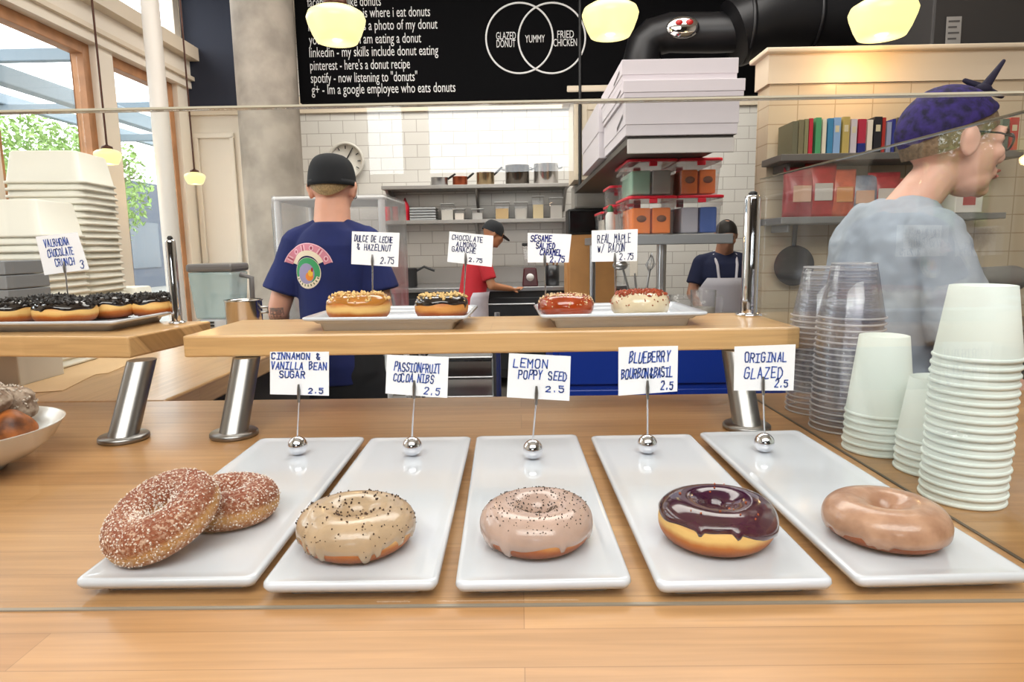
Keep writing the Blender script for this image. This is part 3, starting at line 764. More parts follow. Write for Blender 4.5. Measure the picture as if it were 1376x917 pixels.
ups = [
 ([(473, 311), (537, 313), (535, 359), (472, 355)], 1.06, [('DULCE DE LECHE', .06, .30, .82, .18, .024), ('& HAZELNUT', .12, .55, .74, .18, .024), ('2.75', .62, .93, .30, .18, .024)], (500, 386, 501, 354), 'white card lettered dulce de leche hazelnut', 'steel card pin stuck in the hazelnut doughnut'),
 ([(604, 311), (663, 317), (661, 359), (601, 352)], 1.065, [('CHOCOLATE', .07, .25, .72, .16, .024), ('ALMOND', .18, .45, .46, .15, .024), ('GANACHE', .09, .63, .56, .15, .024), ('2.75', .48, .90, .32, .13, .024)], (623, 391, 626, 352), 'white card lettered chocolate almond ganache', 'steel card pin stuck in the almond doughnut'),
 ([(709, 313), (768, 315), (764, 353), (709, 353)], 1.068, [('SESAME', .06, .28, .52, .20, .036), ('SALTED', .20, .52, .46, .18, .036), ('CARAMEL', .30, .74, .52, .19, .036), ('2.75', .55, .97, .36, .20, .036)], (733, 397, 732, 352), 'white card lettered sesame salted caramel', 'steel card pin stuck in the sesame caramel doughnut'),
 ([(795, 310), (857, 308), (856, 351), (795, 352)], 1.055, [('REAL MAPLE', .13, .40, .74, .26, .024), ('w/ BACON', .14, .70, .60, .26, .024), ('2.75', .62, .95, .32, .20, .024)], (827, 389, 826, 352), 'white card lettered real maple with bacon', 'steel card pin stuck in the bacon doughnut'),
]
for i, (cn, d, ln, pn, lab, pl) in enumerate(ups):
    card('', cn, d, ln, lab, None, seed=120 + i, inkm=ink_d if i != 2 else mat('bold_blue_ink', '1d2a8c', 0.6))
    pin(*pn, d, pl)
card('', [(48, 318), (104, 312), (120, 362), (60, 370)], 1.14, [('VALRHONA', .17, .30, .58, .19, .024), ('CHOCOLATE', .18, .56, .62, .19, .024), ('CRUNCH', .30, .82, .46, .19, .024), ('3', .84, .95, .12, .20, .024)], 'tilted bluish card lettered chocolate crunch over the dark doughnuts', None, seed=140)
pin(91, 396, 88, 362, 1.14, 'steel card pin among the chocolate crunch doughnuts')

# ------------------------------------------------------------------ stacked cups
def cup_mesh(rr, rb, h, m, name, thick=0.0012):
    prof = [(0.0005, h - 0.004), (rb * 0.9, h - 0.004), (rb * 0.94, h), (rb, h - 0.0005), (rr, 0.004)]
    mb = MB(); mb.lathe(prof, 40)
    rim = [(rr + 0.0017 * math.cos(a), 0.0022 + 0.0021 * math.sin(a)) for a in [2 * PI * i / 8 for i in range(8)]]
    mb.lathe(rim, 40, closed=True)
    return mb
def cup_stack(x, y, n, rr, rb, h, step, m, name, lab, group, jit=0.0006, rim=None):
    proto = cup_mesh(rr, rb, h, m, name).build(name, m, None, loc=(x, y, CZ))
    if rim:
        MB().lathe([(rr + 0.0017 + 0.0012 * math.cos(a), 0.0024 + 0.0013 * math.sin(a)) for a in [2 * PI * i / 8 for i in range(8)]], 40, closed=True).build('rolled_rim', rim, proto)
        MB().lathe([(rb * 0.99, h - .0016), (rb * 1.03, h - .0010), (rb * 1.0, h + .0004), (rb * .95, h + .0002)], 40, closed=True).build('base_ring', rim, proto)
    words = ['lowest', 'second from the bottom', 'third from the bottom', 'fourth from the bottom']
    for i in range(n):
        o = proto if i == 0 else copy_tree(proto)
        o.location = (x + random.uniform(-jit, jit) + i * step * 0.02, y + random.uniform(-jit, jit), CZ + i * step)
        if i == n - 1: w_ = 'topmost'
        elif i < 4: w_ = words[i]
        elif n - 1 - i <= 3: w_ = ('', 'second', 'third', 'fourth')[n - 1 - i] + ' from the top'
        else: w_ = '%s from the bottom' % ORD[i]
        tag(o, lab % w_, 'cup', group)
ORD = ['first', 'second', 'third', 'fourth', 'fifth', 'sixth', 'seventh', 'eighth', 'ninth', 'tenth', 'eleventh', 'twelfth', 'thirteenth', 'fourteenth', 'fifteenth', 'sixteenth', 'seventeenth', 'eighteenth', 'nineteenth', 'twentieth', 'twenty-first', 'twenty-second', 'twenty-third', 'twenty-fourth', 'twenty-fifth', 'twenty-sixth', 'twenty-seventh', 'twenty-eighth']
cup_stack(0.454, 0.652, 18, 0.0375, 0.0285, 0.073, 0.0086, paper_cup, 'paper_cup', 'white paper cup, %s in the tallest nearest stack', 'paper cups in the tall stack')
cup_stack(0.474, 0.735, 5, 0.0375, 0.0285, 0.073, 0.0090, paper_cup, 'paper_cup', 'white paper cup, %s in the short stack half behind the tall one', 'paper cups in the half-hidden stack')
cup_stack(0.452, 0.812, 6, 0.0385, 0.0280, 0.100, 0.0095, paper_cup, 'paper_cup', 'white paper cup, %s in the short stack beside the clear cups', 'paper cups in the short stack')
cup_stack(0.458, 0.912, 20, 0.0420, 0.0285, 0.076, 0.0083, clear_plastic, 'plastic_cup', 'clear plastic cup, %s in the front clear stack', 'clear cups in the front stack', rim=rim_m)
cup_stack(0.462, 1.01, 19, 0.0410, 0.0280, 0.076, 0.0083, clear_plastic, 'plastic_cup', 'clear plastic cup, %s in the clear stack behind the first', 'clear cups in the back stack', rim=rim_m)

# ------------------------------------------------------------------ left side of the counter
bw = thing('serving_bowl', 'white bowl of crumb-coated doughnut pieces cut by the left edge', 'bowl', (-0.690, 0.765, CZ))
MB().lathe([(0.0005, 0.003), (0.040, 0.003), (0.042, 0), (0.046, 0), (0.050, 0.006), (0.078, 0.017), (0.100, 0.034), (0.112, 0.054), (0.1135, 0.056), (0.111, 0.0555), (0.097, 0.036), (0.074, 0.021), (0.045, 0.010), (0.0005, 0.008)], 56).build('dish', mat('bowl_ceramic', 'e0ddd6', 0.2, coat=0.3), bw)
bit = mat('crumb_coating', 'c2b09e', 0.8, col2='7a604c', scale=110, bump=0.6); bit2 = mat('toasted_piece', 'b8682a', 0.5, col2='43200f', scale=40, bump=0.2)
for k, (x, y, z, r, lab) in enumerate(((-0.605, 0.705, 0.073, 0.040, 'crumb-coated doughnut piece at the front of the bowl'), (-0.625, 0.765, 0.092, 0.044, 'highest crumb-coated doughnut piece in the bowl'), (-0.68, 0.72, 0.075, 0.042, 'crumb-coated doughnut piece at the bowl edge off to the left'), (-0.572, 0.765, 0.062, 0.026, 'toasted dark and orange doughnut piece at the bowl rim'), (-0.615, 0.815, 0.078, 0.032, 'crumb-coated doughnut piece at the back of the bowl'))):
    mb = MB(); rnd = random.Random(k)
    mb.ell((0, 0, 0), (r, r * 0.95, r * 0.78), 28, 18)
    mb.v = [tuple(Vector(p) * (1 + 0.10 * math.sin(p[0] * 160 + k) * math.sin(p[1] * 140) + 0.06 * math.sin(p[2] * 210 + k))) for p in mb.v]
    o = mb.build('doughnut_piece', bit2 if k == 3 else bit, None, loc=(x - .062, y + .02, CZ + z - .011))
    tag(o, lab, 'doughnut piece', 'doughnut pieces in the white bowl')
    if k != 3:
        def fn(): 
            d = Vector((rnd.gauss(0, 1), rnd.gauss(0, 1), abs(rnd.gauss(0, 1)))).normalized(); return Vector((d.x * r * 1.02, d.y * r, d.z * r * 0.82))
        c = crumbs(260, fn, 0.0022, rnd).build('crumbs', mat('pale_crumbs', 'e8dfd2', 0.8, col2='8a7464', scale=300), o); c['kind'] = 'stuff'
pp = MB()
pts = [G(x, y, CZ) for x, y in ((-90, 533), (0, 531), (84, 526), (128, 504), (146, 502), (178, 488), (190, 468), (40, 470), (-90, 470))]
pp.add([(p.x, p.y, CZ + 0.0012) for p in pts] + [(p.x, p.y, CZ + 0.0004) for p in pts], [tuple(range(9))[::-1], tuple(range(9, 18))] + [(i, (i + 1) % 9, 9 + (i + 1) % 9, 9 + i) for i in range(9)])
tag(pp.build('parchment_sheet', mat('kraft_parchment', 'd6b68c', 0.8, var=0.06, scale=6)), 'flat sheet of brown parchment on the counter under the left shelf', 'paper')

# stacks of white tubs behind the left shelf
def tub_mesh(w, h):
    b = MB(); ww = w / 2; t_ = ww * 0.80
    sq = lambda s_, z, r: [(x, y, z) for x, y in rrect(2 * s_, 2 * s_, r, 3)]
    rs = [sq(t_ + .001, h - .003, .012), sq(ww * .955 - .003, 0.009, .018), sq(ww * .955, .003, .02), sq(ww, 0.003, .022), sq(ww, 0.009, .022), sq(ww * .955, 0.010, .02), sq(t_ + .004, h - 0.004, .016), sq(t_, h, .014)]
    n = len(rs[0]); b.add([p for r in rs for p in r], [(i * n + k, i * n + (k + 1) % n, (i + 1) * n + (k + 1) % n, (i + 1) * n + k) for i in range(len(rs) - 1) for k in range(n)], True)
    b.add(rs[0], [tuple(range(n))]); b.add(rs[-1], [tuple(range(n))])
    return b
tub_m = mat('white_tub_plastic', 'eceade', 0.45)
def tub_stack(x, y, n, w, h, step, rz, lab, grp, base=CZ):
    p = tub_mesh(w, h).build('food_tub', tub_m, None)
    for i in range(n):
        o = p if i == 0 else p.copy()
        if i: COL.objects.link(o)
        o.location = (x + random.uniform(-.0015, .0015), y + random.uniform(-.0015, .0015), base + i * step); o.rotation_euler = (0, 0, rz + random.uniform(-.02, .02))
        tag(o, lab % ('topmost' if i == n - 1 else ('lowest' if i == 0 else ORD[i] + ' from the bottom')), 'tub', grp)
q = W(90, 300, 1.78); tub_stack(q.x, 1.78, 26, 0.195, 0.085, 0.0175, R(6), 'white square tub, %s in the tallest stack', 'white tubs in the tallest stack')
q = W(30, 300, 1.52); tub_stack(q.x, 1.52, 19, 0.185, 0.085, 0.0165, R(4), 'white square tub, %s in the nearer lower stack', 'white tubs in the nearer stack')
q = W(160, 300, 1.96); tub_stack(q.x, 1.96, 4, 0.125, 0.10, 0.020, R(4), 'small white tub, %s in the little stack right of the tall tubs', 'small white tubs')
for k in range(4):
    q = W(-4, 380, 1.30)
    o = MB().box(-0.07, 0.035, -0.06, 0.06, 0, 0.027).build('carton', mat('grey_carton', '83878b', 0.6), None, loc=(q.x - 0.0, 1.34, CZ + 0.0 + k * 0.0285 + 0.138), bevel=0.002)
    tag(o, 'flat grey carton, %s of the pile at the left edge' % ('lowest', 'second lowest', 'second highest', 'topmost')[k], 'carton', 'grey cartons at the left edge')
rk = thing('carton_stand', 'low wooden block lifting the grey cartons at the left edge', 'stand', (W(-4, 380, 1.30).x, 1.34, CZ))
MB().box(-0.09, 0.04, -0.065, 0.065, 0, 0.137).build('block', mat('plain_block', 'cfcac0', 0.6), rk, bevel=0.003)

# blender jug, steel pot
q = W(298, 420, 2.0)
bj = thing('blender', 'clear square blender with grey lid beside the steel pot', 'blender', (q.x, 2.0, CZ))
MB().frustum(-.055, .055, -.055, .055, 0, -.048, .048, -.048, .048, .06).build('motor_base', mat('pale_plastic', 'cfd2d6', 0.4), bj, bevel=0.006)
MB().frustum(-.055, .055, -.055, .055, .061, -.066, .066, -.062, .062, .20).build('jug', jug_plastic, bj, bevel=0.006)
MB().box(-.07, .07, -.065, .065, .201, .225).build('lid', mat('grey_lid', '6d6a6a', 0.4), bj, bevel=0.008)
MB().tube([(.066, 0, .19), (.10, 0, .18), (.098, 0, .11), (.062, 0, .09)], .008, 10).build('handle', mat('grey_lid', '6d6a6a', 0.4), bj)
for k in range(5):
    MB().box(-.052, .0, -.0575, -.0555, .008 + k * .010, .013 + k * .010).build('vent_bar', black_plastic, bj)
q = W(328, 420, 1.88)
sp = thing('steel_pot', 'shiny steel pot standing left of the man in the cap', 'pot', (q.x, 1.88, CZ))
MB().lathe([(0.0005, 0.002), (.045, .002), (.047, 0), (.049, .004), (.051, .118), (.054, .122), (.0525, .123), (.048, .118), (.046, .008), (0.0005, .008)], 40).build('vessel', mat('pot_steel', 'c8c2bc', 0.15, 1.0), sp)
MB().tube([(.05, 0, .10), (.07, 0, .10), (.07, 0, .085), (.05, 0, .085)], .004, 8).build('handle', steel, sp)

# ------------------------------------------------------------------ pendant lamps
lamp_glow = mat('lamp_glass_glow', '8a8464', 0.3, emit='fff3a6', estr=0.88)
bronze = mat('bronze_fitter', '4a2c20', 0.4, 0.6)
def lamp(px, py, d, w, label, ztop=ZC, hmul=0.62):
    c = W(px, py, d); r = w / 2; h = w * hmul
    t = thing('pendant_lamp', label, 'lamp', (c.x, c.y, c.z - h / 2), 0, 'schoolhouse pendant lamps')
    prof = [(0.0005, 0), (r * .45, .002), (r * .70, h * .06), (r * .83, h * .25), (r * .96, h * .52), (r * 1.0, h * .66), (r * .93, h * .80), (r * .72, h * .90), (r * .42, h * .97), (r * .36, h * 1.0), (0.0005, h * 1.0)]
    MB().lathe(prof, 40).build('glass_shade', lamp_glow, t)
    pl = bpy.data.lights.new('lamp_light', 'POINT'); pl.energy = 2.2 if d < 3 else 1.6; pl.color = (1, .60, .26); pl.shadow_soft_size = .03
    po = bpy.data.objects.new('lamp_light', pl); COL.objects.link(po); po.parent = t; po.location = (0, 0, -.05)
    MB().lathe([(r * .40, h * .99), (r * .42, h * 1.02), (r * .40, h * 1.14), (r * .15, h * 1.22), (r * .06, h * 1.3), (0.0005, h * 1.3)], 24).build('fitter', bronze, t)
    MB().tube([(0, 0, h * 1.28), (0, 0, ztop - c.z + h / 2)], 0.006 if d > 3.4 else 0.007, 8).build('stem', mat('rust_stem', '6a3020', 0.5) if px > 1100 else bronze, t)
lamp(452, 34, 3.45, 0.29, 'glowing schoolhouse pendant lamp in front of the written menu lines')
lamp(820, 27, 3.45, 0.28, 'glowing schoolhouse pendant lamp just right of the two white circles')
lamp(1186, 25, 2.75, 0.25, 'glowing schoolhouse pendant lamp above the tiled partition')
lamp(145, 211, 4.0, 0.15, 'small glowing pendant lamp on a long stem before the window above the tubs')
lamp(262, 240, 4.9, 0.145, 'small glowing pendant lamp at the far end of the windows')

# ------------------------------------------------------------------ menu board writing
bt = thing('menu_lettering', 'white painted menu lines on the black bulkhead left of the circles', 'sign', W(413, 130, 4.918))
lines = [('facebook - i like donuts', 413, 512, 9.5), ('foursquare - this is where i eat donuts', 413.5, 578, 25), ('instagram - this is a photo of my donut', 414.5, 588, 42), ('youtube - here i am eating a donut', 415.5, 566, 60),
         ('linkedin - my skills include donut eating', 416, 589, 77), ("pinterest - here's a donut recipe", 417, 551, 94.5), ('spotify - now listening to "donuts"', 418, 561, 111.5), ('g+ - Im a google employee who eats donuts', 419, 612, 127)]
Y_B = 4.918
for (tx, x0, x1, yb) in lines:
    a, e = W(x0, yb, Y_B), W(x1, yb - (x1 - x0) * 0.016, Y_B)
    v, f = text_geo(tx, e.x - a.x, 12.2 / F * Y_B)
    m_ = MB().add([p + a - bt.location for p in v], f); m_.build('menu_line', white_ink, bt)
vd = thing('venn_diagram', 'white overlapping circles diagram on the black bulkhead', 'sign', W(720, 52, 4.918))
for cx in (698, 741.5):
    c = W(cx, 51.5, Y_B) - vd.location; rad = 42.5 / F * Y_B
    MB().lathe([(rad - .006, -.002), (rad + .006, -.002), (rad + .006, .002), (rad - .006, .002)], 72, loc=c, M=Matrix.Rotation(PI / 2, 3, 'X'), closed=True).build('circle', white_ink, vd)
for tx, px, py, wpx in (('GLAZED', 680, 53, 25), ('DONUT', 680, 63.5, 24), ('YUMMY', 719, 57, 25), ('FRIED', 760, 51, 21), ('CHICKEN', 759.5, 62, 30)):
    c = W(px, py, Y_B) - vd.location
    v, f = text_geo(tx, wpx / F * Y_B, 9 / F * Y_B, align='C')
    MB().add([p + c for p in v], f).build('caption', white_ink, vd)

# ------------------------------------------------------------------ duct and soffit
duct_m = mat('black_duct', '17171a', 0.38, 0.3)
du = thing('ventilation_duct', 'black round ventilation duct bending across the bulkhead', 'duct', W(930, 60, 4.3))
o0 = du.location
P = lambda px, py, d: W(px, py, d) - o0
MB().tube([P(862, 110, 4.3), P(862, 80, 4.3), P(866, 62, 4.3), P(878, 50, 4.3), P(900, 44, 4.28), P(960, 44, 4.2), P(1000, 42, 4.15)], 0.115, 28).build('elbow_run', duct_m, du)
MB().tube([P(985, 46, 4.1), P(1005, 38, 4.1), P(1030, 28, 4.1), P(1060, 25, 4.1), P(1400, 20, 4.1)], 0.19, 32).build('wide_run', duct_m, du)
for px in (1000, 1088, 1180):
    p = P(px, 40 if px == 1000 else 25, 4.1)
    MB().lathe([(0.193, -.012), (0.198, -.012), (0.198, .012), (0.193, .012)], 32, loc=p, M=Matrix.Rotation(PI / 2, 3, 'Y'), closed=True).build('joint_band', duct_m, du)
q = W(914, 42, 4.14)
dv = thing('shiny_dome', 'small shiny dome with two red spots on the black duct', 'lamp', (q.x, 4.07, q.z))  # shiny dome of unknown use, not a known lamp
MB().ell((0, 0, 0), (0.098, 0.03, 0.062), 28, 14).build('shade', chrome, dv)
for x in (-.03, .03): MB().ell((x, -.028, .02), (.022, .008, .016), 14, 8).build('red_spot', mat('red_spot', 'a01818', 0.3), dv)
so = W(1248, 108, 3.3)
sf = thing('wall_unit', 'charcoal ventilation box in the upper right corner', 'cabinet', (so.x, 3.3, so.z))
MB().box(0, 1.2, 0, 0.9, 0, 0.95).build('casing', mat('charcoal_metal', '2e2c2c', 0.6), sf, bevel=0.01)
nq = W(1281, 42, 3.295) - sf.location
no = MB().box(-.035, .035, -.002, 0, -.065, .065).build('notice', mat('grey_notice', '8c8a88', 0.8), None, loc=(nq + sf.location), rot=(0, R(-1), 0))
tag(no, 'small grey paper notice stuck on the charcoal box', 'notice')
for k in range(4): MB().box(-.026, .026 - .012 * (k % 2), -.003, -.002, .04 - k * .026, .048 - k * .026).build('printed_line', mat('notice_ink', '4a4848', 0.8), no)

# ------------------------------------------------------------------ kitchen back wall
clk = W(466, 217, 6.88)
ck = thing('wall_clock', 'round white wall clock behind the head of the capped man', 'clock', (clk.x, 6.86, clk.z), rot=(R(90), 0, 0))
MB().lathe([(0.0005, 0), (.165, 0), (.165, .012)], 48).build('dial', mat('clock_dial', 'e8e4dc', 0.5), ck)
MB().lathe([(.160, .0), (.188, .0), (.188, .03), (.176, .038), (.160, .03)], 48, closed=True).build('rim', mat('clock_rim', 'c9c4bb', 0.35), ck)
for k in range(12):
    a = k * PI / 6; m_ = Matrix.Translation((.135 * math.cos(a), .135 * math.sin(a), .013)) @ Matrix.Rotation(a, 4, 'Z')
    MB().box(-.016, .016, -.005, .005, 0, .002, m_).build('hour_mark', black_plastic, ck)
for a, l, nm in ((R(150), .08, 'hour_hand'), (R(60), .12, 'minute_hand')):
    MB().box(-.01, l, -.006, .006, .016, .018, Matrix.Rotation(a, 4, 'Z')).build(nm, black_plastic, ck)

shelf_st = mat('shelf_steel', '9c9894', 0.4, 0.5)
def wall_shelf(px0, px1, py, d, label):
    a, e = W(px0, py, d), W(px1, py, d)
    t = thing('wall_shelf', label, 'shelf', ((a.x + e.x) / 2, d, a.z), 0, 'steel shelves on the tiled wall')
    w = (e.x - a.x) / 2
    MB().box(-w, w, 0, YB - 0.005 - d, -.035, 0).build('board', shelf_st, t, bevel=0.003)
    for x in (-w * .96, 0, w * .96):
        MB().add([(x - .012, .05, -.036), (x - .012, YB - .005 - d, -.036), (x - .012, YB - .005 - d, -.25), (x + .012, .05, -.036), (x + .012, YB - .005 - d, -.036), (x + .012, YB - .005 - d, -.25)], [(0, 1, 2), (3, 5, 4), (0, 3, 4, 1), (1, 4, 5, 2), (2, 5, 3, 0)]).build('bracket', shelf_st, t)
    return a.z
SD = 6.5
z1 = wall_shelf(512, 766, 250, SD, 'upper steel wall shelf holding the cooking pots')
z2 = wall_shelf(512, 766, 297, SD, 'lower steel wall shelf holding clear tubs and red bottles')
def pot(px0, px1, pyt, m, label, handle='long', z=None, d=SD + .17):
    a, e = W(px0, pyt, d), W(px1, pyt, d); r = (e.x - a.x) / 2; h = a.z - z
    t = thing('cooking_pot', label, 'pot', ((a.x + e.x) / 2, d, z), 0, 'pots on the upper steel shelf')
    MB().lathe([(0.0005, 0), (r * .95, 0), (r, .006), (r, h - .004), (r * 1.03, h), (r * .97, h), (r * .96, .01), (0.0005, .01)], 36).build('vessel', m, t)
    if handle == 'long': MB().tube([(r * .98, 0, h * .8), (r * 1.4, -.02, h * 1.05), (r * 1.9, -.03, h * 1.35)], [.010, .012, .010], 8).build('handle', black_plastic, t)
    else:
        for s_ in (-1, 1): MB().tube([(s_ * r, -.04, h * .8), (s_ * (r + .035), -.035, h * .82), (s_ * (r + .035), .035, h * .82), (s_ * r, .04, h * .8)], .007, 8).build('handle', steel, t)
pot(579, 602, 239, steel, 'small steel saucepan, first on the upper shelf', z=z1)
pot(608, 628, 238, mat('copper', 'a8563a', 0.3, 0.9), 'copper saucepan with raised handle on the upper shelf', z=z1)
pot(640, 664, 232, mat('brassy_steel', 'b09a78', 0.25, 0.9), 'brassy saucepan left of the big stock pot', z=z1)
pot(679, 711, 223, mat('dark_steel', '6a635c', 0.25, 0.9), 'dark steel stock pot with loop handles on the upper shelf', 'loop', z=z1)
pot(717, 750, 221, mat('bright_steel', 'c9c5c2', 0.2, 0.9), 'bright tall pot at the right end of the upper shelf', 'loop', z=z1)
for k, px in enumerate((519, 533, 545)):
    q = W(px, 290, SD + .12); h = W(px, 266, SD + .12).z - z2
    t = thing('squeeze_bottle', 'red bottle, %s on the lower wall shelf' % ('leftmost', 'middle one', 'third from the left')[k], 'bottle', (q.x, SD + .12, z2), 0, 'red bottles on the lower shelf')
    MB().lathe([(0.0005, 0), (.038, 0), (.04, .005), (.04, h * .62), (.028, h * .78), (.016, h * .84)], 20).build('body', red_plastic, t)
    MB().lathe([(.017, h * .84), (.018, h * .86), (.006, h), (0.0005, h)], 16).build('nozzle', mat('dark_red_plastic', '7a1420', 0.4), t)
for k in range(5):
    q = W(570, 293, SD + .15)
    o = MB().box(-.13, .13, -.1, .1, 0, .022).build('baking_tray', dull_steel, None, loc=(q.x, SD + .15, z2 + k * .026), bevel=.006)
    tag(o, 'steel baking tray, %s of the pile on the lower wall shelf' % ('lowest', 'second', 'middle', 'fourth', 'topmost')[k], 'tray', 'trays on the lower shelf')
for k, (px, wpx, top, c, lab) in enumerate(((602, 18, 274, 'd9d4cb', 'clear square tub with pale filling next to the trays'), (618, 14, 281, 'efe6dc', 'clear tub with white filling on the lower wall shelf'), (642, 16, 281, 'c9c6c2', 'short clear tub behind the man in the red shirt on the wall shelf'), (675, 20, 272, 'cfae78', 'clear tub with golden filling in the middle of the lower shelf'), (700, 18, 272, 'c2bcb4', 'clear tub with grey filling on the lower shelf'), (723, 16, 264, 'd8c49a', 'tall clear tub with cream filling near the shelf end'), (747, 18, 266, 'b9b3ac', 'clear tub at the right end of the lower shelf'))):
    q = W(px, 293, SD + .15); w = wpx / F * SD / 2; h = W(px, top, SD + .15).z - z2
    t = thing('storage_tub', lab, 'tub', (q.x, SD + .15, z2), 0, 'clear tubs on the lower shelf')
    MB().frustum(-w * .9, w * .9, -.07, .07, 0, -w, w, -.08, .08, h - .008).build('body', tub_plastic, t, bevel=.005)
    MB().box(-w * .84, w * .84, -.062, .062, .004, h * .62).build('contents', mat('filling_' + c, c, 0.8), t)
    MB().box(-w * 1.04, w * 1.04, -.084, .084, h - .0075, h).build('lid', mat('clear_lid', 'c9c9c8', 0.4), t, bevel=.003)

# back counter run
kc = thing('kitchen_counter', 'stainless steel kitchen counter along the tiled wall', 'counter', (-0.3, 6.4, 0))
MB().box(-1.5, 1.3, -.35, .48, .92, .96).build('worktop', steel, kc, bevel=.004)
MB().box(-1.48, 1.28, -.30, .47, .1, .92).build('cabinet_body', mat('dark_appliance', '202124', 0.4), kc)
MB().box(-1.5, 1.3, .455, .48, .961, 1.12).build('splashback', shelf_st, kc)
for k in range(4):
    MB().box(-1.44 + k * .68, -.82 + k * .68, -.315, -.301, .18, .86).build('door', mat('appliance_door', '3a3c40', 0.35, 0.5), kc, bevel=.004)
    MB().tube([(-1.36 + k * .68, -.34, .80), (-.92 + k * .68, -.34, .80)], .009, 8).build('handle', steel, kc)
q = W(545, 390, 6.4)
t = thing('stock_pot', 'black pot with curved handle on the kitchen counter', 'pot', (q.x, 6.35, .961))
MB().lathe([(0.0005, 0), (.12, 0), (.125, .01), (.125, .17), (.128, .175), (.119, .175), (.118, .02), (0.0005, .02)], 32).build('vessel', black_plastic, t)
MB().tube([(.12, 0, .15), (.2, -.02, .19), (.3, -.02, .15)], .012, 8).build('handle', black_plastic, t)
q = W(713, 385, 5.9)
kb = thing('bar_blender', 'dark red bar blender with round dial on the kitchen counter', 'blender', (q.x, 6.15, .961))
MB().frustum(-.075, .075, -.075, .075, 0, -.06, .06, -.06, .06, .17).build('motor_base', mat('maroon_plastic', '4a1820', 0.35), kb, bevel=.012)
MB().lathe([(0.0005, 0), (.035, 0), (.035, .01), (0.0005, .01)], 24, loc=(0, -.072, .085), M=Matrix.Rotation(R(90), 3, 'X')).build('dial', mat('dial_white', 'd8d8d8', 0.4), kb)
MB().frustum(-.05, .05, -.05, .05, .171, -.07, .07, -.07, .07, .37).build('jug', tub_plastic, kb, bevel=.01)
MB().box(-.072, .072, -.072, .072, .371, .40).build('lid', black_plastic, kb, bevel=.008)
q = W(743, 385, 6.0)
uc = thing('utensil_crock', 'dark round crock of spoons on the kitchen counter', 'crock', (q.x, 6.2, .961))
MB().lathe([(0.0005, 0), (.07, 0), (.072, .19), (.066, .19), (.064, .01), (0.0005, .01)], 28).build('vessel', mat('dark_crock', '3a3a3c', 0.3, 0.6), uc)
for k, (dx, dz) in enumerate(((-.07, .36), (.03, .40), (.08, .34))):
    u = thing('spoon', 'long spoon in the dark crock, %s' % ('leaning left', 'upright', 'leaning towards the cabinet')[k], 'spoon', (q.x, 6.2, .975), 0, 'spoons in the crock')
    MB().tube([(dx * .2, 0, 0), (dx, 0, dz)], .007, 8).build('handle', mat('wood_spoon', '8a5a36', 0.6), u)
    MB().ell((dx * 1.08, 0, dz + .03), (.022, .008, .024), 14, 8).build('bowl', mat('wood_spoon', '8a5a36', 0.6), u)

# tall cream cabinet and items right of the shelves
cb = W(765, 242, 4.95); ct = W(765, 116, 4.95)
cab = thing('wall_cabinet', 'tall cream wall cabinet behind the white boxes', 'cabinet', (cb.x, 4.96, cb.z))
cw, chh = W(838, 200, 4.95).x - cb.x, ct.z - cb.z
MB().box(0.035, cw, .0, .5, 0, chh - .05).build('carcass', cream, cab, bevel=.004)
MB().box(-.02, cw + .02, -.045, .52, chh - .05, chh).build('crown', cream, cab, bevel=.012)
MB().box(.06, cw - .03, -.022, -.001, .04, chh - .09).build('door', cream, cab, bevel=.004)
for q in ((.09, .13, .08, chh - .13), (cw - .10, cw - .06, .08, chh - .13), (.13, cw - .10, .08, .12), (.13, cw - .10, chh - .17, chh - .13)):
    MB().box(q[0], q[1], -.034, -.0225, q[2], q[3]).build('door_moulding', cream, cab, bevel=.004)
q = W(787, 318, 5.3)
mw = thing('microwave', 'black microwave below the cream cabinet', 'microwave', (q.x + .02, 5.3, z2 - .18))
MB().box(-.16, .22, 0, .3, 0, .2).build('body', black_plastic, mw, bevel=.01)
MB().box(-.15, .12, -.012, -.0005, .015, .185).build('door', mat('microwave_door', '101012', 0.1), mw, bevel=.004)
MB().tube([(.10, -.03, .03), (.10, -.03, .17)], .008, 8).build('handle', steel, mw)
ms = thing('microwave_shelf', 'wooden cupboard carrying the black microwave', 'cupboard', (q.x + .02, 5.3, 0))
MB().box(-.17, .23, .01, .34, 0, z2 - .181).build('carcass', mat('orange_wood', 'c08a52', 0.5, var=.1, scale=6), ms, bevel=.004)
for x in (-.15, .035): MB().box(x, x + .18, -.012, .009, .1, z2 - .22).build('door', mat('orange_wood', 'c08a52', 0.5), ms, bevel=.004)
q2 = W(772, 291, 5.3)
sc2 = thing('steel_cupboard', 'plain grey steel cupboard between the cream cabinet and the microwave', 'cupboard', (q2.x, 5.3, z2 + .025))
MB().box(0, .46, 0, .34, 0, cb.z - z2 - .028).build('carcass', mat('grey_cupboard', '8f8a84', 0.5), sc2, bevel=.005)
MB().box(.01, .45, -.012, -.0005, .01, cb.z - z2 - .04).build('door', mat('grey_cupboard', '8f8a84', 0.5), sc2, bevel=.004)
# prep table behind the shelf on the right
pt = thing('prep_counter', 'steel prep counter with bright blue front behind the raised shelf', 'counter', (0.85, 2.6, 0))
MB().box(-.74, .27, -.02, .75, .955, .985).build('worktop', steel, pt, bevel=.004)
blue = mat('bright_blue_panel', '1238a0', 0.35)
MB().box(-.72, .26, .0, .70, .05, .954).build('body', blue, pt)
for k in range(2):
    for (za, zb2x) in ((.60, .76), (.78, .93)):
        MB().box(-.70 + k * .48, -.25 + k * .48, -.018, -.001, za, zb2x).build('drawer', blue, pt, bevel=.005)
    MB().box(-.70 + k * .48, -.25 + k * .48, -.018, -.001, .10, .58).build('door', blue, pt, bevel=.005)
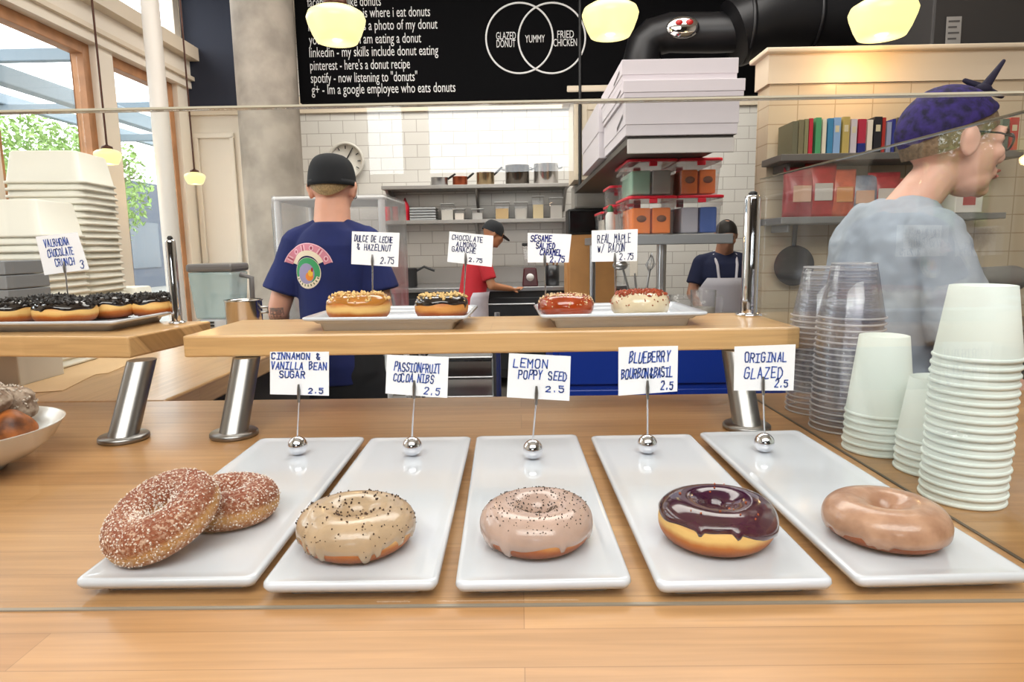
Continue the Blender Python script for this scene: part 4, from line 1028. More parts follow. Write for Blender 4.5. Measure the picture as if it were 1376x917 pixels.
# overhead shelf with pastry boxes
zsb = W(845, 184, 2.62).z
X0, X1 = W(843, 184, 2.62).x, W(986, 183, 2.62).x
ov = thing('overhead_shelf', 'dark high shelf carrying the white pastry boxes', 'shelf', (0, 2.62, zsb - .03))
MB().box(X0, X1, .0, 2.4, 0, .03).build('board', mat('dark_shelf_steel', '5c5854', 0.45, 0.5), ov, bevel=.003)
MB().box(X0 - .001, X1 + .001, -.012, -.0005, -.035, .02).build('front_lip', mat('shelf_lip', 'd4cecb', 0.4), ov, bevel=.003)
for x in (X0 + .03, X1 - .03):
    MB().tube([(x, 2.3, .03), (x, 2.3, ZC - zsb + .03)], .012, 10).build('hanger_rod', black_plastic, ov)
bx_m = mat('white_boxboard', 'dfd8dd', 0.65); bx_e = mat('grey_slit_flap', '6b6668', 0.8)  # white board, and plain grey for the slit flaps
zz = zsb + .001
for k, (xa, xb, h, y0, lab) in enumerate(((841, 992, .135, 2.60, 'white pastry box at the bottom of the overhead pile'), (838, 999, .175, 2.58, 'wide white pastry box in the middle of the overhead pile'), (836, 989, .165, 2.60, 'white pastry box on top of the overhead pile'))):
    a, e = W(xa, 150, y0).x, W(xb, 150, y0).x
    h = (W(900, 132, y0).z - zsb, W(900, 108, y0).z - W(900, 132, y0).z, W(900, 78, y0).z - W(900, 108, y0).z)[k] - .002
    t = thing('pastry_box', lab, 'box', (a, y0, zz), 0, 'pastry boxes on the overhead shelf')
    MB().box(0, e - a, 0, .62, 0, h - .012).build('tray', bx_m, t, bevel=.0015)
    MB().box(-.003, e - a + .003, -.004, .624, h * .30, h).build('lid', bx_m, t, bevel=.0015)
    MB().add([(-.0045, .05, h * .55), (-.0045, .20, h * .35), (-.0045, .20, h * .47), (-.0045, .05, h * .67)], [(0, 1, 2, 3)]).build('tuck_flap', bx_e, t)
    zz += h + .001
b2 = thing('pastry_box', 'white flat-packed box lying deeper on the overhead shelf', 'box', (X0 - .035, 3.25, zsb + .001), 0, 'pastry boxes on the overhead shelf')
MB().box(0, .4, 0, .8, 0, .26).build('tray', bx_m, b2, bevel=.002)
MB().box(-.003, .403, -.003, .803, .12, .262).build('lid', bx_m, b2, bevel=.002)

# pass shelf with red-lidded containers
zp = W(915, 315, 3.0).z
XA, XB = W(836, 315, 3.0).x, W(978, 315, 3.0).x
ps = thing('pass_shelf', 'stainless pass shelf holding the red-lidded containers', 'shelf', (0, 3.0, zp - .045))
MB().box(XA - .04, XB + .02, -.02, 1.3, 0, .045).build('board', dull_steel, ps, bevel=.004)
for (x, y) in ((W(893, 380, 3.0).x, .06), (XA, 1.2), (XB - .05, 1.2)):
    MB().tube([(x, y, 0), (x, y, -(zp - .045) + (.9855 if y < .3 else 0))], .019, 14).build('leg', steel, ps)
def bin_(x0, x1, y0, y1, z, h, label, contents, lidm=red_plastic):
    t = thing('storage_container', label, 'container', ((x0 + x1) / 2, (y0 + y1) / 2, z), 0, 'red-lidded containers on the pass shelf')
    w, l = (x1 - x0) / 2, (y1 - y0) / 2
    b = MB(); rr = lambda s_, zz, r=.02: [(x, y, zz) for x, y in rrect(2 * w * s_, 2 * l * s_, r, 4)]
    ringloft(b, [rr(.90, 0), rr(.96, h * .7), rr(.96, h * .72), rr(1.0, h * .74), rr(1.0, h - .014)])
    b.build('tub', tub_plastic, t)
    b = MB(); ringloft(b, [rr(1.03, h - .0135, .024), rr(1.04, h - .012, .026), rr(1.04, h - .002, .026), rr(.99, h, .022), rr(.9, h - .002, .02)])
    b.build('lid', lidm, t)
    for s_ in (-1, 1): MB().box(-.018, .018, s_ * (l * 1.03) - .006, s_ * (l * 1.03) + .006, h - .034, h - .014).build('clip', lidm, t, bevel=.003)
    if contents:
        n = len(contents)
        for i, c in enumerate(contents):
            xa = -w * .84 + i * (w * 1.68 / n)
            o = MB().box(xa + .004, xa + w * 1.68 / n - .004, -l * .84, l * .6, .006, h * .70).build('packet', mat('packet_' + c, c, 0.6), t, bevel=.006)
            if c in ('ff8a38',):
                MB().lathe([(0.0005, 0), (.022, 0), (.022, .002), (0.0005, .002)], 20, loc=(xa + w * .84 / n, -l * .84 - .001, h * .42), M=Matrix.Rotation(R(90), 3, 'X') @ Matrix.Diagonal((1, .7, 1))).build('label_badge', mat('packet_badge', '8a5a44', 0.6), o)
    return t
hb = (W(905, 262, 3.0).z - zp); ht = W(905, 212, 3.0).z - W(905, 262, 3.0).z
xm = W(912, 290, 3.0).x
xl0 = W(846, 290, 3.0).x; xr1 = W(974, 290, 3.0).x
OR = 'ff8a38'
bin_(xl0, xm - .003, 3.02, 3.42, zp, hb, 'red-lidded container of orange packets, lower left of the front four', [OR, OR])
bin_(xm + .006, xr1, 3.02, 3.42, zp, hb, 'red-lidded container with grey and blue packets, lower right of the front four', ['b4b2bc', '2c58a8'])
bin_(xl0 - .004, xm - .005, 3.02, 3.42, zp + hb + .001, ht, 'red-lidded container with mint and grey packets, upper left of the front four', ['a8d2b8', 'b0b0aa'])
bin_(xm + .004, xr1 - .01, 3.02, 3.42, zp + hb + .001, ht, 'red-lidded container of orange packets, upper right of the front four', [OR, OR])
bin_(xl0 - .02, xl0 + .14, 3.5, 3.78, zp, hb * .95, 'small red-lidded container just behind the front four', ['d8d2cc'])
bin_(xl0 - .02, xl0 + .14, 3.5, 3.78, zp + hb * .95 + .001, ht * .6, 'small flat red-lidded container on top behind the front four', None)
bin_(xl0 - .02, xl0 + .13, 3.85, 4.2, zp, hb * .85, 'red-lidded container farthest back on the pass shelf', ['e4ddd0'])
q = W(795, 330, 3.6)
gb = thing('squeeze_bottle', 'white bottle with green top left of the red-lidded containers', 'bottle', (xl0 - .045, 3.3, zp))
MB().lathe([(0.0005, 0), (.022, 0), (.024, .004), (.024, .10), (.014, .118)], 20).build('body', mat('cream_bottle', 'd8d8d4', 0.4), gb)
MB().lathe([(.015, .118), (.016, .13), (.008, .15), (0.0005, .15)], 14).build('cap', mat('green_cap', '2c6a44', 0.4), gb)
# utensils and pans on the prep counter behind the raised shelf
for k, (px, d, top, c, lab) in enumerate(((846, 2.95, 352, 'b8b4ae', 'steel ladle standing behind the maple bacon doughnut'), (858, 3.0, 358, 'a09a92', 'steel whisk standing in the prep crock'), (868, 2.95, 350, 'cfc8bc', 'pale spatula standing in the prep crock'))):
    pass
pcrock = W(860, 400, 2.95)
pc_ = thing('utensil_crock', 'steel crock of utensils on the prep counter behind the bacon doughnut', 'crock', (pcrock.x, 2.95, .986))
MB().lathe([(0.0005, 0), (.06, 0), (.06, .14), (.056, .14), (.055, .008), (0.0005, .008)], 28).build('vessel', steel, pc_)
for k, (dx, dz, nm, lab) in enumerate(((-.09, .27, 'ladle', 'steel ladle leaning left in the steel crock'), (-.03, .25, 'spatula', 'pale spatula upright in the steel crock'), (.05, .27, 'whisk', 'steel whisk leaning right in the steel crock'))):
    u = thing(nm, lab, nm, (pcrock.x, 2.95, .996), 0, 'utensils in the steel crock')
    MB().tube([(dx * .15, 0, 0), (dx * .85, 0, dz * .85)], .005, 8).build('handle', steel, u)
    if nm == 'spatula': MB().box(dx - .018, dx + .018, -.003, .003, dz * .8, dz + .03).build('blade', cream2, u, bevel=.003)
    elif nm == 'ladle': MB().ell((dx, 0, dz * .92), (.035, .03, .022), 18, 10).build('bowl', steel, u)
    else:
        for a in range(5):
            th = a * PI / 5; cx, cy = math.cos(th) * .022, math.sin(th) * .022
            MB().tube([(dx * .8, 0, dz * .8), (dx * .9 + cx, cy, dz * .92), (dx * 1.0, 0, dz * 1.12), (dx * .9 - cx, -cy, dz * .92), (dx * .8, 0, dz * .8)], .0015, 6).build('wire', steel, u)
for k, (px, w, h, lab) in enumerate(((915, .05, .13, 'clear measuring jug on the prep counter under the pass shelf'), (945, .055, .15, 'tall clear jug beside the apron wearer on the prep counter'))):
    q = W(px, 400, 2.85)
    t = thing('measuring_jug', lab, 'jug', (q.x, 2.85, .986), 0, 'clear jugs on the prep counter')
    MB().lathe([(0.0005, .002), (w * .9, 0), (w, h), (w * .96, h), (w * .87, .006), (0.0005, .006)], 28).build('vessel', tub_plastic, t)
    MB().tube([(w * .95, 0, h * .85), (w * 1.5, 0, h * .8), (w * 1.45, 0, h * .3), (w * .92, 0, h * .25)], .006, 8).build('handle', tub_plastic, t)
    MB().lathe([(0.0005, .007), (w * .85, .007), (w * .89, h * .5), (0.0005, h * .5)], 24).build('contents', mat('pale_liquid', 'b8b0a4', 0.3), t)

# ------------------------------------------------------------------ tiled partition on the right with shelves
PD = 2.95
pz = W(1100, 66, PD).z; px0 = W(1031, 200, PD).x
tile_c = tile('cream_partition_tile', 'd3c2a8', 'b09c82', 0.16, 0.08, off=0.0, bw=0.0025)
S('wall_partition', tile_c, (px0, 2.28, PD, PD + .14, 0, pz - .14), )
S('trim_8', cream, (px0 - .012, 2.6, PD - .012, PD + .15, pz - .14, pz - .02))
S('trim_9', cream, (px0 - .035, 2.6, PD - .045, PD + .17, pz - .02, pz), bevel=.006)
bd = S('door_1', mat('navy_door', '16265c', 0.45), (2.281, XR, PD + .03, PD + .1, 0, pz - .14))
MB().tube([(2.33, PD + .01, .95), (2.33, PD + .01, 1.15)], .01, 10).build('door_handle', steel, bd)
def shelf_on(pxa, pxb, py, depth, label, m):
    a, e = W(pxa, py, PD - depth), W(pxb, py, PD - depth)
    t = thing('wall_shelf', label, 'shelf', (a.x, PD - depth, a.z), 0, 'shelves on the tiled partition')
    MB().box(0, e.x - a.x, 0, depth - .001, -.028, 0).build('board', m, t, bevel=.003)
    for x in (.05, e.x - a.x - .07): MB().box(x, x + .012, .06, depth - .001, -.06, -.0285).build('bracket', m, t, bevel=.003)
    return a.z
zb1 = shelf_on(1050, 1376, 207, .22, 'upper partition shelf holding the row of books', mat('dark_book_shelf', '6a6560', 0.5))
zb2 = shelf_on(1050, 1240, 292, .24, 'lower partition shelf under the red bags', dull_steel)
bk = [(1064, 1071, 163, '6e6a52', 'olive book with pale spots'), (1072, 1079, 161, '7d7456', 'thick khaki book'), (1080, 1085, 160, '8b8560', 'drab olive book beside the thin red one'), (1086, 1091, 159, 'c8283c', 'thin red book by the green book'), (1095, 1102, 158, '4f9f6a', 'green book'), (1104, 1109, 160, 'e6dcc6', 'cream book between the green and blue books'), (1111, 1118, 159, '3f86b0', 'blue book with darker top'), (1119, 1128, 158, '8fb0d8', 'wide pale blue book'),
      (1131, 1140, 157, 'c0a860', 'ochre book'), (1142, 1150, 160, 'cfc6cc', 'pale grey book between the ochre and crimson ones'), (1152, 1162, 160, 'b82a44', 'crimson book with navy foot'), (1164, 1171, 161, 'e8dccc', 'cream book right of the crimson one'), (1173, 1183, 157, '1c1a22', 'thick black book'), (1184, 1188, 158, 'b03028', 'thin dark red book by the black book'), (1190, 1196, 164, '9aa0ba', 'grey-blue book'), (1197, 1201, 160, '2c3488', 'thin indigo book'), (1203, 1212, 158, '6a6458', 'grey-brown book beside the woman in the bandana'), (1344, 1353, 160, '5a6a5c', 'grey-green book right of the woman'), (1355, 1366, 158, 'c03028', 'bright red book right of the woman')]
for (a, e, top, c, lab) in bk:
    A, E, T = W(a, 205, PD - .19), W(e, 205, PD - .19), W(a, top, PD - .19)
    t = thing('book', lab + ' on the partition shelf', 'book', (A.x, PD - .19, zb1), 0, 'books on the partition shelf')
    w, h = E.x - A.x, T.z - zb1
    MB().box(0, .003, .0, .15, 0, h).box(w - .003, w, .0, .15, 0, h).box(.003, w - .003, 0, .004, 0, h).build('cover', mat('cover_' + c, c, 0.5), t)
    MB().box(.0032, w - .0032, .0042, .146, .003, h - .003).build('pages', mat('book_pages', 'e2d8c4', 0.8), t)
    if c == 'b82a44': MB().box(-.0004, w + .0004, -.0006, .03, .0, h * .3).build('navy_band', mat('navy_band', '1c2a78', 0.5), t)
    elif w > .022: MB().box(w * .2, w * .8, -.0006, 0, h * .6, h * .78).build('spine_label', mat('spine_label', 'd8cba8', 0.6), t)
for k, (px, wd, top, c, lab) in enumerate(((1072, .13, 225, 'a8303a', 'dark red snack bag at the left end of the lower partition shelf'), (1100, .13, 220, 'c23a38', 'red snack bag, second along the lower partition shelf'), (1128, .12, 228, 'd86a4c', 'orange-red snack bag, third along the lower shelf'), (1156, .13, 236, '9aa0ae', 'grey-blue snack bag on the lower partition shelf'), (1185, .13, 232, 'b84a4c', 'dusty red snack bag near the woman'), (1214, .12, 240, 'c05a4e', 'red snack bag partly hidden by the woman'))):
    q = W(px, 280, PD - .14); h = W(px, top, PD - .14).z - zb2
    mb = MB()
    n, mm = 14, 10
    secs = []
    for i in range(n + 1):
        s_ = i / n; th = .045 * math.sin(PI * min(1, max(0.02, s_))) ** .6 * (1 - .25 * s_) + .003
        secs.append(((0, 0, h * s_), wd / 2 * (1 - .05 * math.sin(PI * s_)), th))
    mb.loft(secs, 24, 2.6)
    t = thing('snack_bag', lab, 'bag', (q.x, PD - .14, zb2 + .0005), R(random.uniform(-6, 6)), 'snack bags on the lower partition shelf')
    mb.build('bag', mat('bag_' + c, c, 0.3, var=.2, scale=25), t)
    MB().box(-wd * .28, wd * .28, -.045, -.040, h * .3, h * .62).build('label_panel', mat('bag_panel_' + str(k % 3), ('e0b49a', 'd8d0c8', 'e09a60')[k % 3], 0.5), t, bevel=.004)
q = W(1327, 262, 2.62)
wb = thing('carton', 'white carton with red print right of the woman', 'carton', (q.x, PD - .20, zb1 - .245))
MB().box(-.05, .06, -.02, .10, 0, .17).build('box', mat('white_carton', 'e2dcd4', 0.6), wb, bevel=.003)
MB().box(-.02, .03, -.0212, -.0202, .03, .09).build('red_print', mat('red_print', 'a8302c', 0.6), wb)
MB().box(-.03, .04, -.0212, -.0202, .11, .125).build('dark_print', mat('dark_print', '4a4440', 0.6), wb)
wbs = thing('wall_shelf', 'short partition shelf under the white carton', 'shelf', (q.x, PD - .22, zb1 - .246))
MB().box(-.12, .16, 0, .219, -.025, 0).build('board', dull_steel, wbs, bevel=.003)
# dark hanging ladle and steel mixer below
q = W(1066, 320, PD - .03)
la = thing('hanging_pan', 'dark frying pan hanging on the tiled partition behind the chrome post', 'pan', (q.x, PD - .03, q.z), rot=(R(90), 0, 0))
MB().lathe([(0.0005, 0), (.07, 0), (.085, .022), (.088, .022), (.072, -.004), (0.0005, -.004)], 36, loc=(0, -.12, 0)).build('dish', mat('pan_iron', '3a3d44', 0.4, 0.6), la)
MB().tube([(0, -.04, .012), (0, .07, .016), (0, .14, .012)], [.009, .011, .012], 10).build('handle', mat('pan_iron', '3a3d44', 0.4, 0.6), la)
# silver mixer behind the woman
q = W(1340, 400, 2.3)
rt = thing('side_counter', 'dark counter at the right behind the woman', 'counter', (1.75, 2.45, 0))
MB().box(-.1, 1.0, -.25, .42, .96, 1.0).build('worktop', mat('dark_stone', '4a4440', 0.4), rt, bevel=.004)
MB().box(-.08, .98, -.22, .42, 0, .96).build('base', mat('side_base', '57534f', 0.6), rt)
q = W(1312, 370, 2.45)
mxr = thing('stand_mixer', 'small silver stand mixer on the counter behind the woman', 'mixer', (max(q.x, 1.72), 2.42, 1.001))
MB().box(-.07, .10, -.06, .06, 0, .025).build('base', dull_steel, mxr, bevel=.008)
MB().tube([(.06, 0, .02), (.06, 0, .16)], .035, 18).build('column', dull_steel, mxr)
MB().capsule((.08, 0, .19), (-.07, 0, .19), .048, .042).build('motor_head', dull_steel, mxr)
MB().lathe([(0.0005, .026), (.03, .026), (.052, .06), (.055, .10), (.052, .10), (.049, .062), (0.0005, .03)], 28, loc=(-.05, 0, 0)).build('bowl', chrome, mxr)

# covered rack behind the man, wire rack under the shelf gap
q0, q1 = W(372, 265, 3.05), W(512, 265, 3.05)
cr = thing('covered_rack', 'white bun rack under a clear plastic cover behind the capped man', 'rack', ((q0.x + q1.x) / 2, 3.05, 0))
w = (q1.x - q0.x) / 2; hz = q0.z
wp = mat('white_rack_tube', 'dcdad8', 0.4)
for x in (-w, w):
    for y in (0, .5): MB().tube([(x, y, 0), (x, y, hz - .01)], .016, 12).build('post', wp, cr)
for k in range(7):
    MB().box(-w, w, .0, .5, .35 + k * .16, .362 + k * .16).build('tray', dull_steel, cr)
MB().box(-w - .02, w + .02, -.02, .52, hz - .02, hz).build('top', wp, cr, bevel=.01)
b = MB(); N_ = 40
ring = [(x, y) for x, y in rrect(2 * w + .05, .57, .04, 6)]
v = []
for i, z in enumerate((hz + .004, hz - .05, hz - .25, hz - .45, hz - .7)):
    for j, (x, y) in enumerate(ring):
        k_ = 1 + .012 * math.sin(j * 1.7 + i) * (1 if i else 0); v.append((x * k_, y * k_ + .25, z))
nR = len(ring)
b.add(v, [(i * nR + j, i * nR + (j + 1) % nR, (i + 1) * nR + (j + 1) % nR, (i + 1) * nR + j) for i in range(4) for j in range(nR)], True)
b.build('plastic_cover', glass('rack_cover', (.95, .95, .96), .06, .12, .16, (.85, .85, .87)), cr)
q = W(618, 500, 2.75)
wr = thing('wire_rack', 'dark rack of steel trays seen under the raised shelf', 'rack', (q.x, 2.75, 0))
for x in (-.16, .15):
    for y in (0, .4): MB().tube([(x, y, 0), (x, y, 1.02)], .014, 12).build('post', steel, wr)
for k in range(9):
    MB().box(-.15, .14, 0, .4, .18 + k * .085, .186 + k * .085).build('tray', black_plastic if k % 2 else dull_steel, wr)
    MB().tube([(-.15, -.006, .19 + k * .085), (.14, -.006, .19 + k * .085)], .006, 8).build('tray_rim', steel, wr)

# ------------------------------------------------------------------ people
def hand(mb, wrist, d, side, s=1.0):
    """palm and five curled fingers from the wrist along d"""
    d = Vector(d).normalized(); a = Vector((side, 0, 0)); a = (a - d * a.dot(d)).normalized(); nrm = d.cross(a).normalized()
    wr_ = Vector(wrist); pc = wr_ + d * .045 * s
    for k in range(4):
        o = (k - 1.5) * .019 * s
        mb.capsule(wr_ + a * o * .7, wr_ + d * .085 * s + a * o, .013 * s, .011 * s, 10, 3)
        l = (.066, .076, .070, .054)[k] * s
        p0 = wr_ + d * .085 * s + a * o; p1 = p0 + d * l * .5 + nrm * .008 * s; p2 = p1 + d * l * .42 + nrm * .026 * s
        mb.capsule(p0, p1, .0095 * s, .009 * s, 10, 3); mb.capsule(p1, p2, .009 * s, .0075 * s, 10, 3)
    t0 = wr_ + d * .022 * s - a * .026 * s; t1 = t0 + d * .035 * s - a * .026 * s + nrm * .012 * s; t2 = t1 + d * .03 * s - a * .004 * s + nrm * .012 * s
    mb.capsule(t0, t1, .012 * s, .011 * s, 10, 3); mb.capsule(t1, t2, .0105 * s, .008 * s, 10, 3)

def build_person(label, loc, rz, H=1.70, wide=1.0, lean=0.0, headfwd=0.02, nod=0.0, headturn=0.0, arms=None, skin_m=skin, shirt_m=None, pants_m=None, hem=.86, crease=.004, voxel=.007, woman=False, sleeve=.62, loose=1.0):
    """front of the figure is +y before turning; returns the Empty and the head frame"""
    s = H / 1.70
    t = thing('person', label, 'person', loc, rz)
    t.scale = (s, s, s)
    def up(z): return lean * max(0, z - .95) / .5                # forward shift of the spine
    def C(x, y, z): return Vector((x, y + up(z), z))
    wd = wide
    nk = 1.0 if woman else 1.16
    sw = (.165 if woman else .178) * wide                                 # shoulder joint half width
    body = MB()
    tor = [((0, 0, .80), .13, .10), ((0, 0, .90), .165, .115), ((0, 0, .98), .158, .108), ((0, 0, 1.06), .140, .098), ((0, .004, 1.16), .150, .106), ((0, .008, 1.27), .165, .115), ((0, 0, 1.36), .165, .102), ((0, -.008, 1.415), .125, .078), ((0, -.01, 1.45), .07, .06)]
    body.loft([(C(*c), a * wd, b) for c, a, b in tor], 32)
    if woman:
        for x in (-.07, .05): body.ell(C(x, .085, 1.24), (.065, .055, .06))
    hb_ = C(0, headfwd, 1.585)
    body.capsule(C(0, -.012, 1.40), hb_ + Vector((0, -.022, -.06)), .062 * nk if not woman else .052, .056 * nk if not woman else .047)
    HM = Matrix.Translation(hb_) @ Matrix.Rotation(headturn, 4, 'Z') @ Matrix.Rotation(-nod, 4, 'X')
    def hp(x, y, z): return HM @ Vector((x, y, z))
    R3 = HM.to_3x3()
    hd = body
    def he(c, r): hd.ell(hp(*c), r, 24, 16, R3)
    he((0, -.015, .022), (.076, .096, .092)); he((0, .03, -.02), (.064, .068, .088)); he((0, .042, -.075), (.050, .050, .042)); he((0, .078, -.098), (.022, .018, .017))
    he((0, .082, .028), (.048, .018, .014)); he((0, .086, -.062), (.026, .018, .014)); he((0, .099, -.054), (.019, .008, .0055)); he((0, .098, -.067), (.017, .008, .006))
    hd.capsule(hp(0, .092, .018), hp(0, .112, -.024), .008, .0115, 12, 4); he((0, .104, -.031), (.017, .012, .009))
    for x in (-1, 1):
        he((x * .045, .068, -.022), (.020, .018, .018)); he((x * .033, .074, .008), (.019, .013, .013))
        he((x * .080, -.012, -.010), (.011, .021, .033)); he((x * .088, -.020, .0), (.008, .014, .020))
    # legs
    for x in (-1, 1):
        body.capsule((x * .088, 0, .86), (x * .095, .012, .50), .088, .062); body.capsule((x * .095, .012, .50), (x * .10, -.01, .09), .058, .038)
        body.capsule((x * .10, -.02, .045), (x * .108, .12, .035), .042, .034)
    # arms
    if arms is None: arms = {}
    joints = {}
    for x, k in ((-1, 'l'), (1, 'r')):
        sh_ = C(x * sw, -.005, 1.385)
        el = arms.get('e' + k, Vector((x * .255, -.02 + up(1.1), 1.10))); wr_ = arms.get('w' + k, Vector((x * .27, .10 + up(.95), .90)))
        el, wr_ = Vector(el), Vector(wr_)
        body.capsule(C(x * .045, -.012, 1.425), sh_, .034, .046)
        body.capsule(sh_, el, .052 if not woman else .044, .040 if not woman else .034); body.capsule(el, wr_, .040 if not woman else .034, .027 if not woman else .023)
        hand(body, wr_, (wr_ - el), -x)
        joints[k] = (sh_, el, wr_)
    bo = remesh(body, 'body', skin_m, voxel, t, 3, .4)
    # shirt
    st = MB(); g = .014 * loose
    tor2 = [((0, 0, .86), .172, .122), ((0, 0, .93), .176, .124), ((0, 0, 1.0), .172, .120), ((0, 0, 1.08), .166, .116), ((0, .004, 1.17), .168, .120), ((0, .008, 1.27), .178, .124), ((0, -.002, 1.37), .178, .108), ((0, -.010, 1.42), .135, .082), ((0, -.012, 1.447), .082, .070), ((0, -.012, 1.456), .072, .062)]
    tor2 = [q_ for q_ in tor2 if q_[0][2] >= hem]
    st.loft([(C(*c), (a + g * .4) * wd, b + g * .5) for c, a, b in tor2], 32)
    if woman:
        for x in (-.07, .05): st.ell(C(x, .088, 1.24), (.07, .058, .066))
    for k in ('l', 'r'):
        sh_, el, wr_ = joints[k]; e2 = sh_ + (el - sh_) * sleeve
        dv_ = (e2 - sh_).normalized()
        pts_ = [sh_ - dv_ * .055, sh_ - dv_ * .03, sh_, sh_ + (e2 - sh_) * .5, e2 - dv_ * .004, e2]
        rs_ = [.02, .046, .060, .064, .066 * loose ** .5, .058]
        st.capsule(C((-1 if k == 'l' else 1) * .055, -.012, 1.428), sh_ + Vector((0, 0, -.004)), .040, .058)
        if woman: rs_ = [q * .9 for q in rs_]
        st.tube(pts_, rs_, 20)
    sho = remesh(st, 'shirt', shirt_m, max(voxel * .9, .006), t, 3, .4)
    tx = bpy.data.textures.get('cloth_folds') or bpy.data.textures.new('cloth_folds', 'CLOUDS')
    tx.noise_scale = .075; tx.noise_depth = 2
    dm = sho.modifiers.new('folds', 'DISPLACE'); dm.texture = tx; dm.strength = crease; dm.mid_level = .5
    tr = MB()
    tr.loft([((0, 0, .80), .145, .115), ((0, 0, .90), .178, .126), ((0, 0, 1.0), .165, .116), ((0, 0, 1.02), .160, .112)] + ([((0, .02, hem + .02), .158, .112)] if hem > 1.03 else []), 28)
    for x in (-1, 1):
        tr.capsule((x * .088, 0, .86), (x * .095, .010, .50), .098, .078); tr.capsule((x * .095, .010, .50), (x * .10, -.012, .10), .076, .064)
    remesh(tr, 'trousers', pants_m, max(voxel, .009), t, 2)
    shoe = mat('dark_shoe', '222022', 0.5)
    for x in (-1, 1):
        sm_ = MB().capsule((x * .10, -.03, .048), (x * .108, .135, .040), .048, .042); remesh(sm_, 'shoe', shoe, .009, t, 1)
    # eyes
    for x in (-1, 1):
        e = MB().ell(hp(x * .032, .0785, .006), .0105, 16, 10).build('eye', mat('eye_white', 'e8e2dc', 0.2), t)
        MB().ell(hp(x * .032, .0865, .006), (.0055, .0045, .0055), 12, 8, R3).build('iris', mat('iris', '4a3a30', 0.2), e)
    return t, HM, joints, sho, C

navy = mat('navy_cotton', '101e5a', 0.85, var=.12, scale=9)
denim = mat('black_trousers', '16171c', 0.85)
# --- the capped man, back to us
mx = W(441, 250, 2.42)
man, HM, J, shirt, C = build_person('person from behind in navy printed t-shirt and black cap', (mx.x, 2.42, 0), R(2), 1.675, wide=.73, lean=.03, headfwd=.035, nod=.12,
    arms={'el': (-.212, .0, 1.13), 'wl': (-.262, .17, .98), 'er': (.175, .02, 1.13), 'wr': (.13, .25, 1.02)}, shirt_m=navy, pants_m=denim, voxel=.0065, sleeve=.74, loose=1.5)
def on_head(mb): mb.v = [tuple(HM @ Vector(p)) for p in mb.v]; return mb
hair_m = mat('blond_hair', '9a8058', 0.6, var=.25, scale=160, bump=.5)
hm = MB()
v, f = [], []
NU, NV = 40, 16
def hairpt(u, k):
    """cropped hair: from the crown down to a hairline that drops at the nape"""
    back = max(0, -math.sin(u)); zl = -.046 * back + .030 * (1 - back)
    a = k / (NV - 1); z = .112 - (.112 - zl) * a
    zz = (z - .022) / .095; r = math.sqrt(max(.0004, 1 - min(1, abs(zz)) ** 2)) if zz > 0 else math.sqrt(max(.0, 1 - (zz * .75) ** 2))
    return (.0795 * r * math.cos(u), -.015 + .0995 * r * math.sin(u), z)
for i in range(NU):
    for k in range(NV): v.append(hairpt(2 * PI * i / NU, k))
f = [(i * NV + k, ((i + 1) % NU) * NV + k, ((i + 1) % NU) * NV + k + 1, i * NV + k + 1) for i in range(NU) for k in range(NV - 1)]
hm.add(v, f, True); on_head(hm).build('hair', hair_m, man)
cp = MB()
v, f = [], []
NU, NV = 48, 14
for i in range(NU):
    u = 2 * PI * i / NU
    for k in range(NV):
        a = k / (NV - 1); z0 = .012 + .010 * math.sin(u); top = .118
        zz = 1 - a; z = z0 + (top - z0) * math.sin(a * PI / 2) ** .9
        r = math.cos(a * PI / 2) ** .5 if a < 1 else 0.001
        v.append(((.088) * max(r, .004) * math.cos(u), -.015 + .106 * max(r, .004) * math.sin(u), z))
f = [(i * NV + k, ((i + 1) % NU) * NV + k, ((i + 1) % NU) * NV + k + 1, i * NV + k + 1) for i in range(NU) for k in range(NV - 1)]
cp.add(v, f, True)
cap_m = mat('black_cap_cloth', '14161b', 0.9)
co = on_head(cp).build('cap', cap_m, man)
cb2 = MB().lathe([(.0865, -.010), (.0890, -.010), (.0890, .010), (.0865, .010)], 48, loc=(0, 0, 0), closed=True)
cb2.v = [(x, -.015 + y * 1.18, z + .012 + .010 * (y / .09)) for x, y, z in cb2.v]
on_head(cb2).build('cap_band', cap_m, co)
vz = MB(); pts = []
for i in range(13):
    a = PI * i / 12; pts.append((.075 * math.cos(a), .07 + .085 * math.sin(a), .03 - .02 * math.sin(a)))
vz.add([(x, y, z + dz) for dz in (0, .004) for x, y, z in pts], [tuple(range(13))[::-1], tuple(range(13, 26))] + [(i, (i + 1) % 13, 13 + (i + 1) % 13, 13 + i) for i in range(13)])
on_head(vz).build('visor', cap_m, co)
MB().lathe([(.0045, -.0016), (.0075, -.0016), (.0075, .0016), (.0045, .0016)], 16, loc=HM @ Vector((.083, -.008, -.036)), M=Matrix.Rotation(PI / 2, 3, 'X'), closed=True).build('earring', mat('dark_ring', '2a2a2c', 0.3, 0.8), man)
# tattoo bands on the left forearm
def on_surface(bm_o, pts, dirv, off=.0012):
    me = bm_o.data; bv = BVHTree.FromPolygons([q.co for q in me.vertices], [tuple(p.vertices) for p in me.polygons]); res = []
    for p in pts:
        h = bv.ray_cast(Vector(p) - Vector(dirv) * .5, Vector(dirv))
        res.append((h[0] - Vector(dirv) * off) if h[0] else Vector(p))
    return res
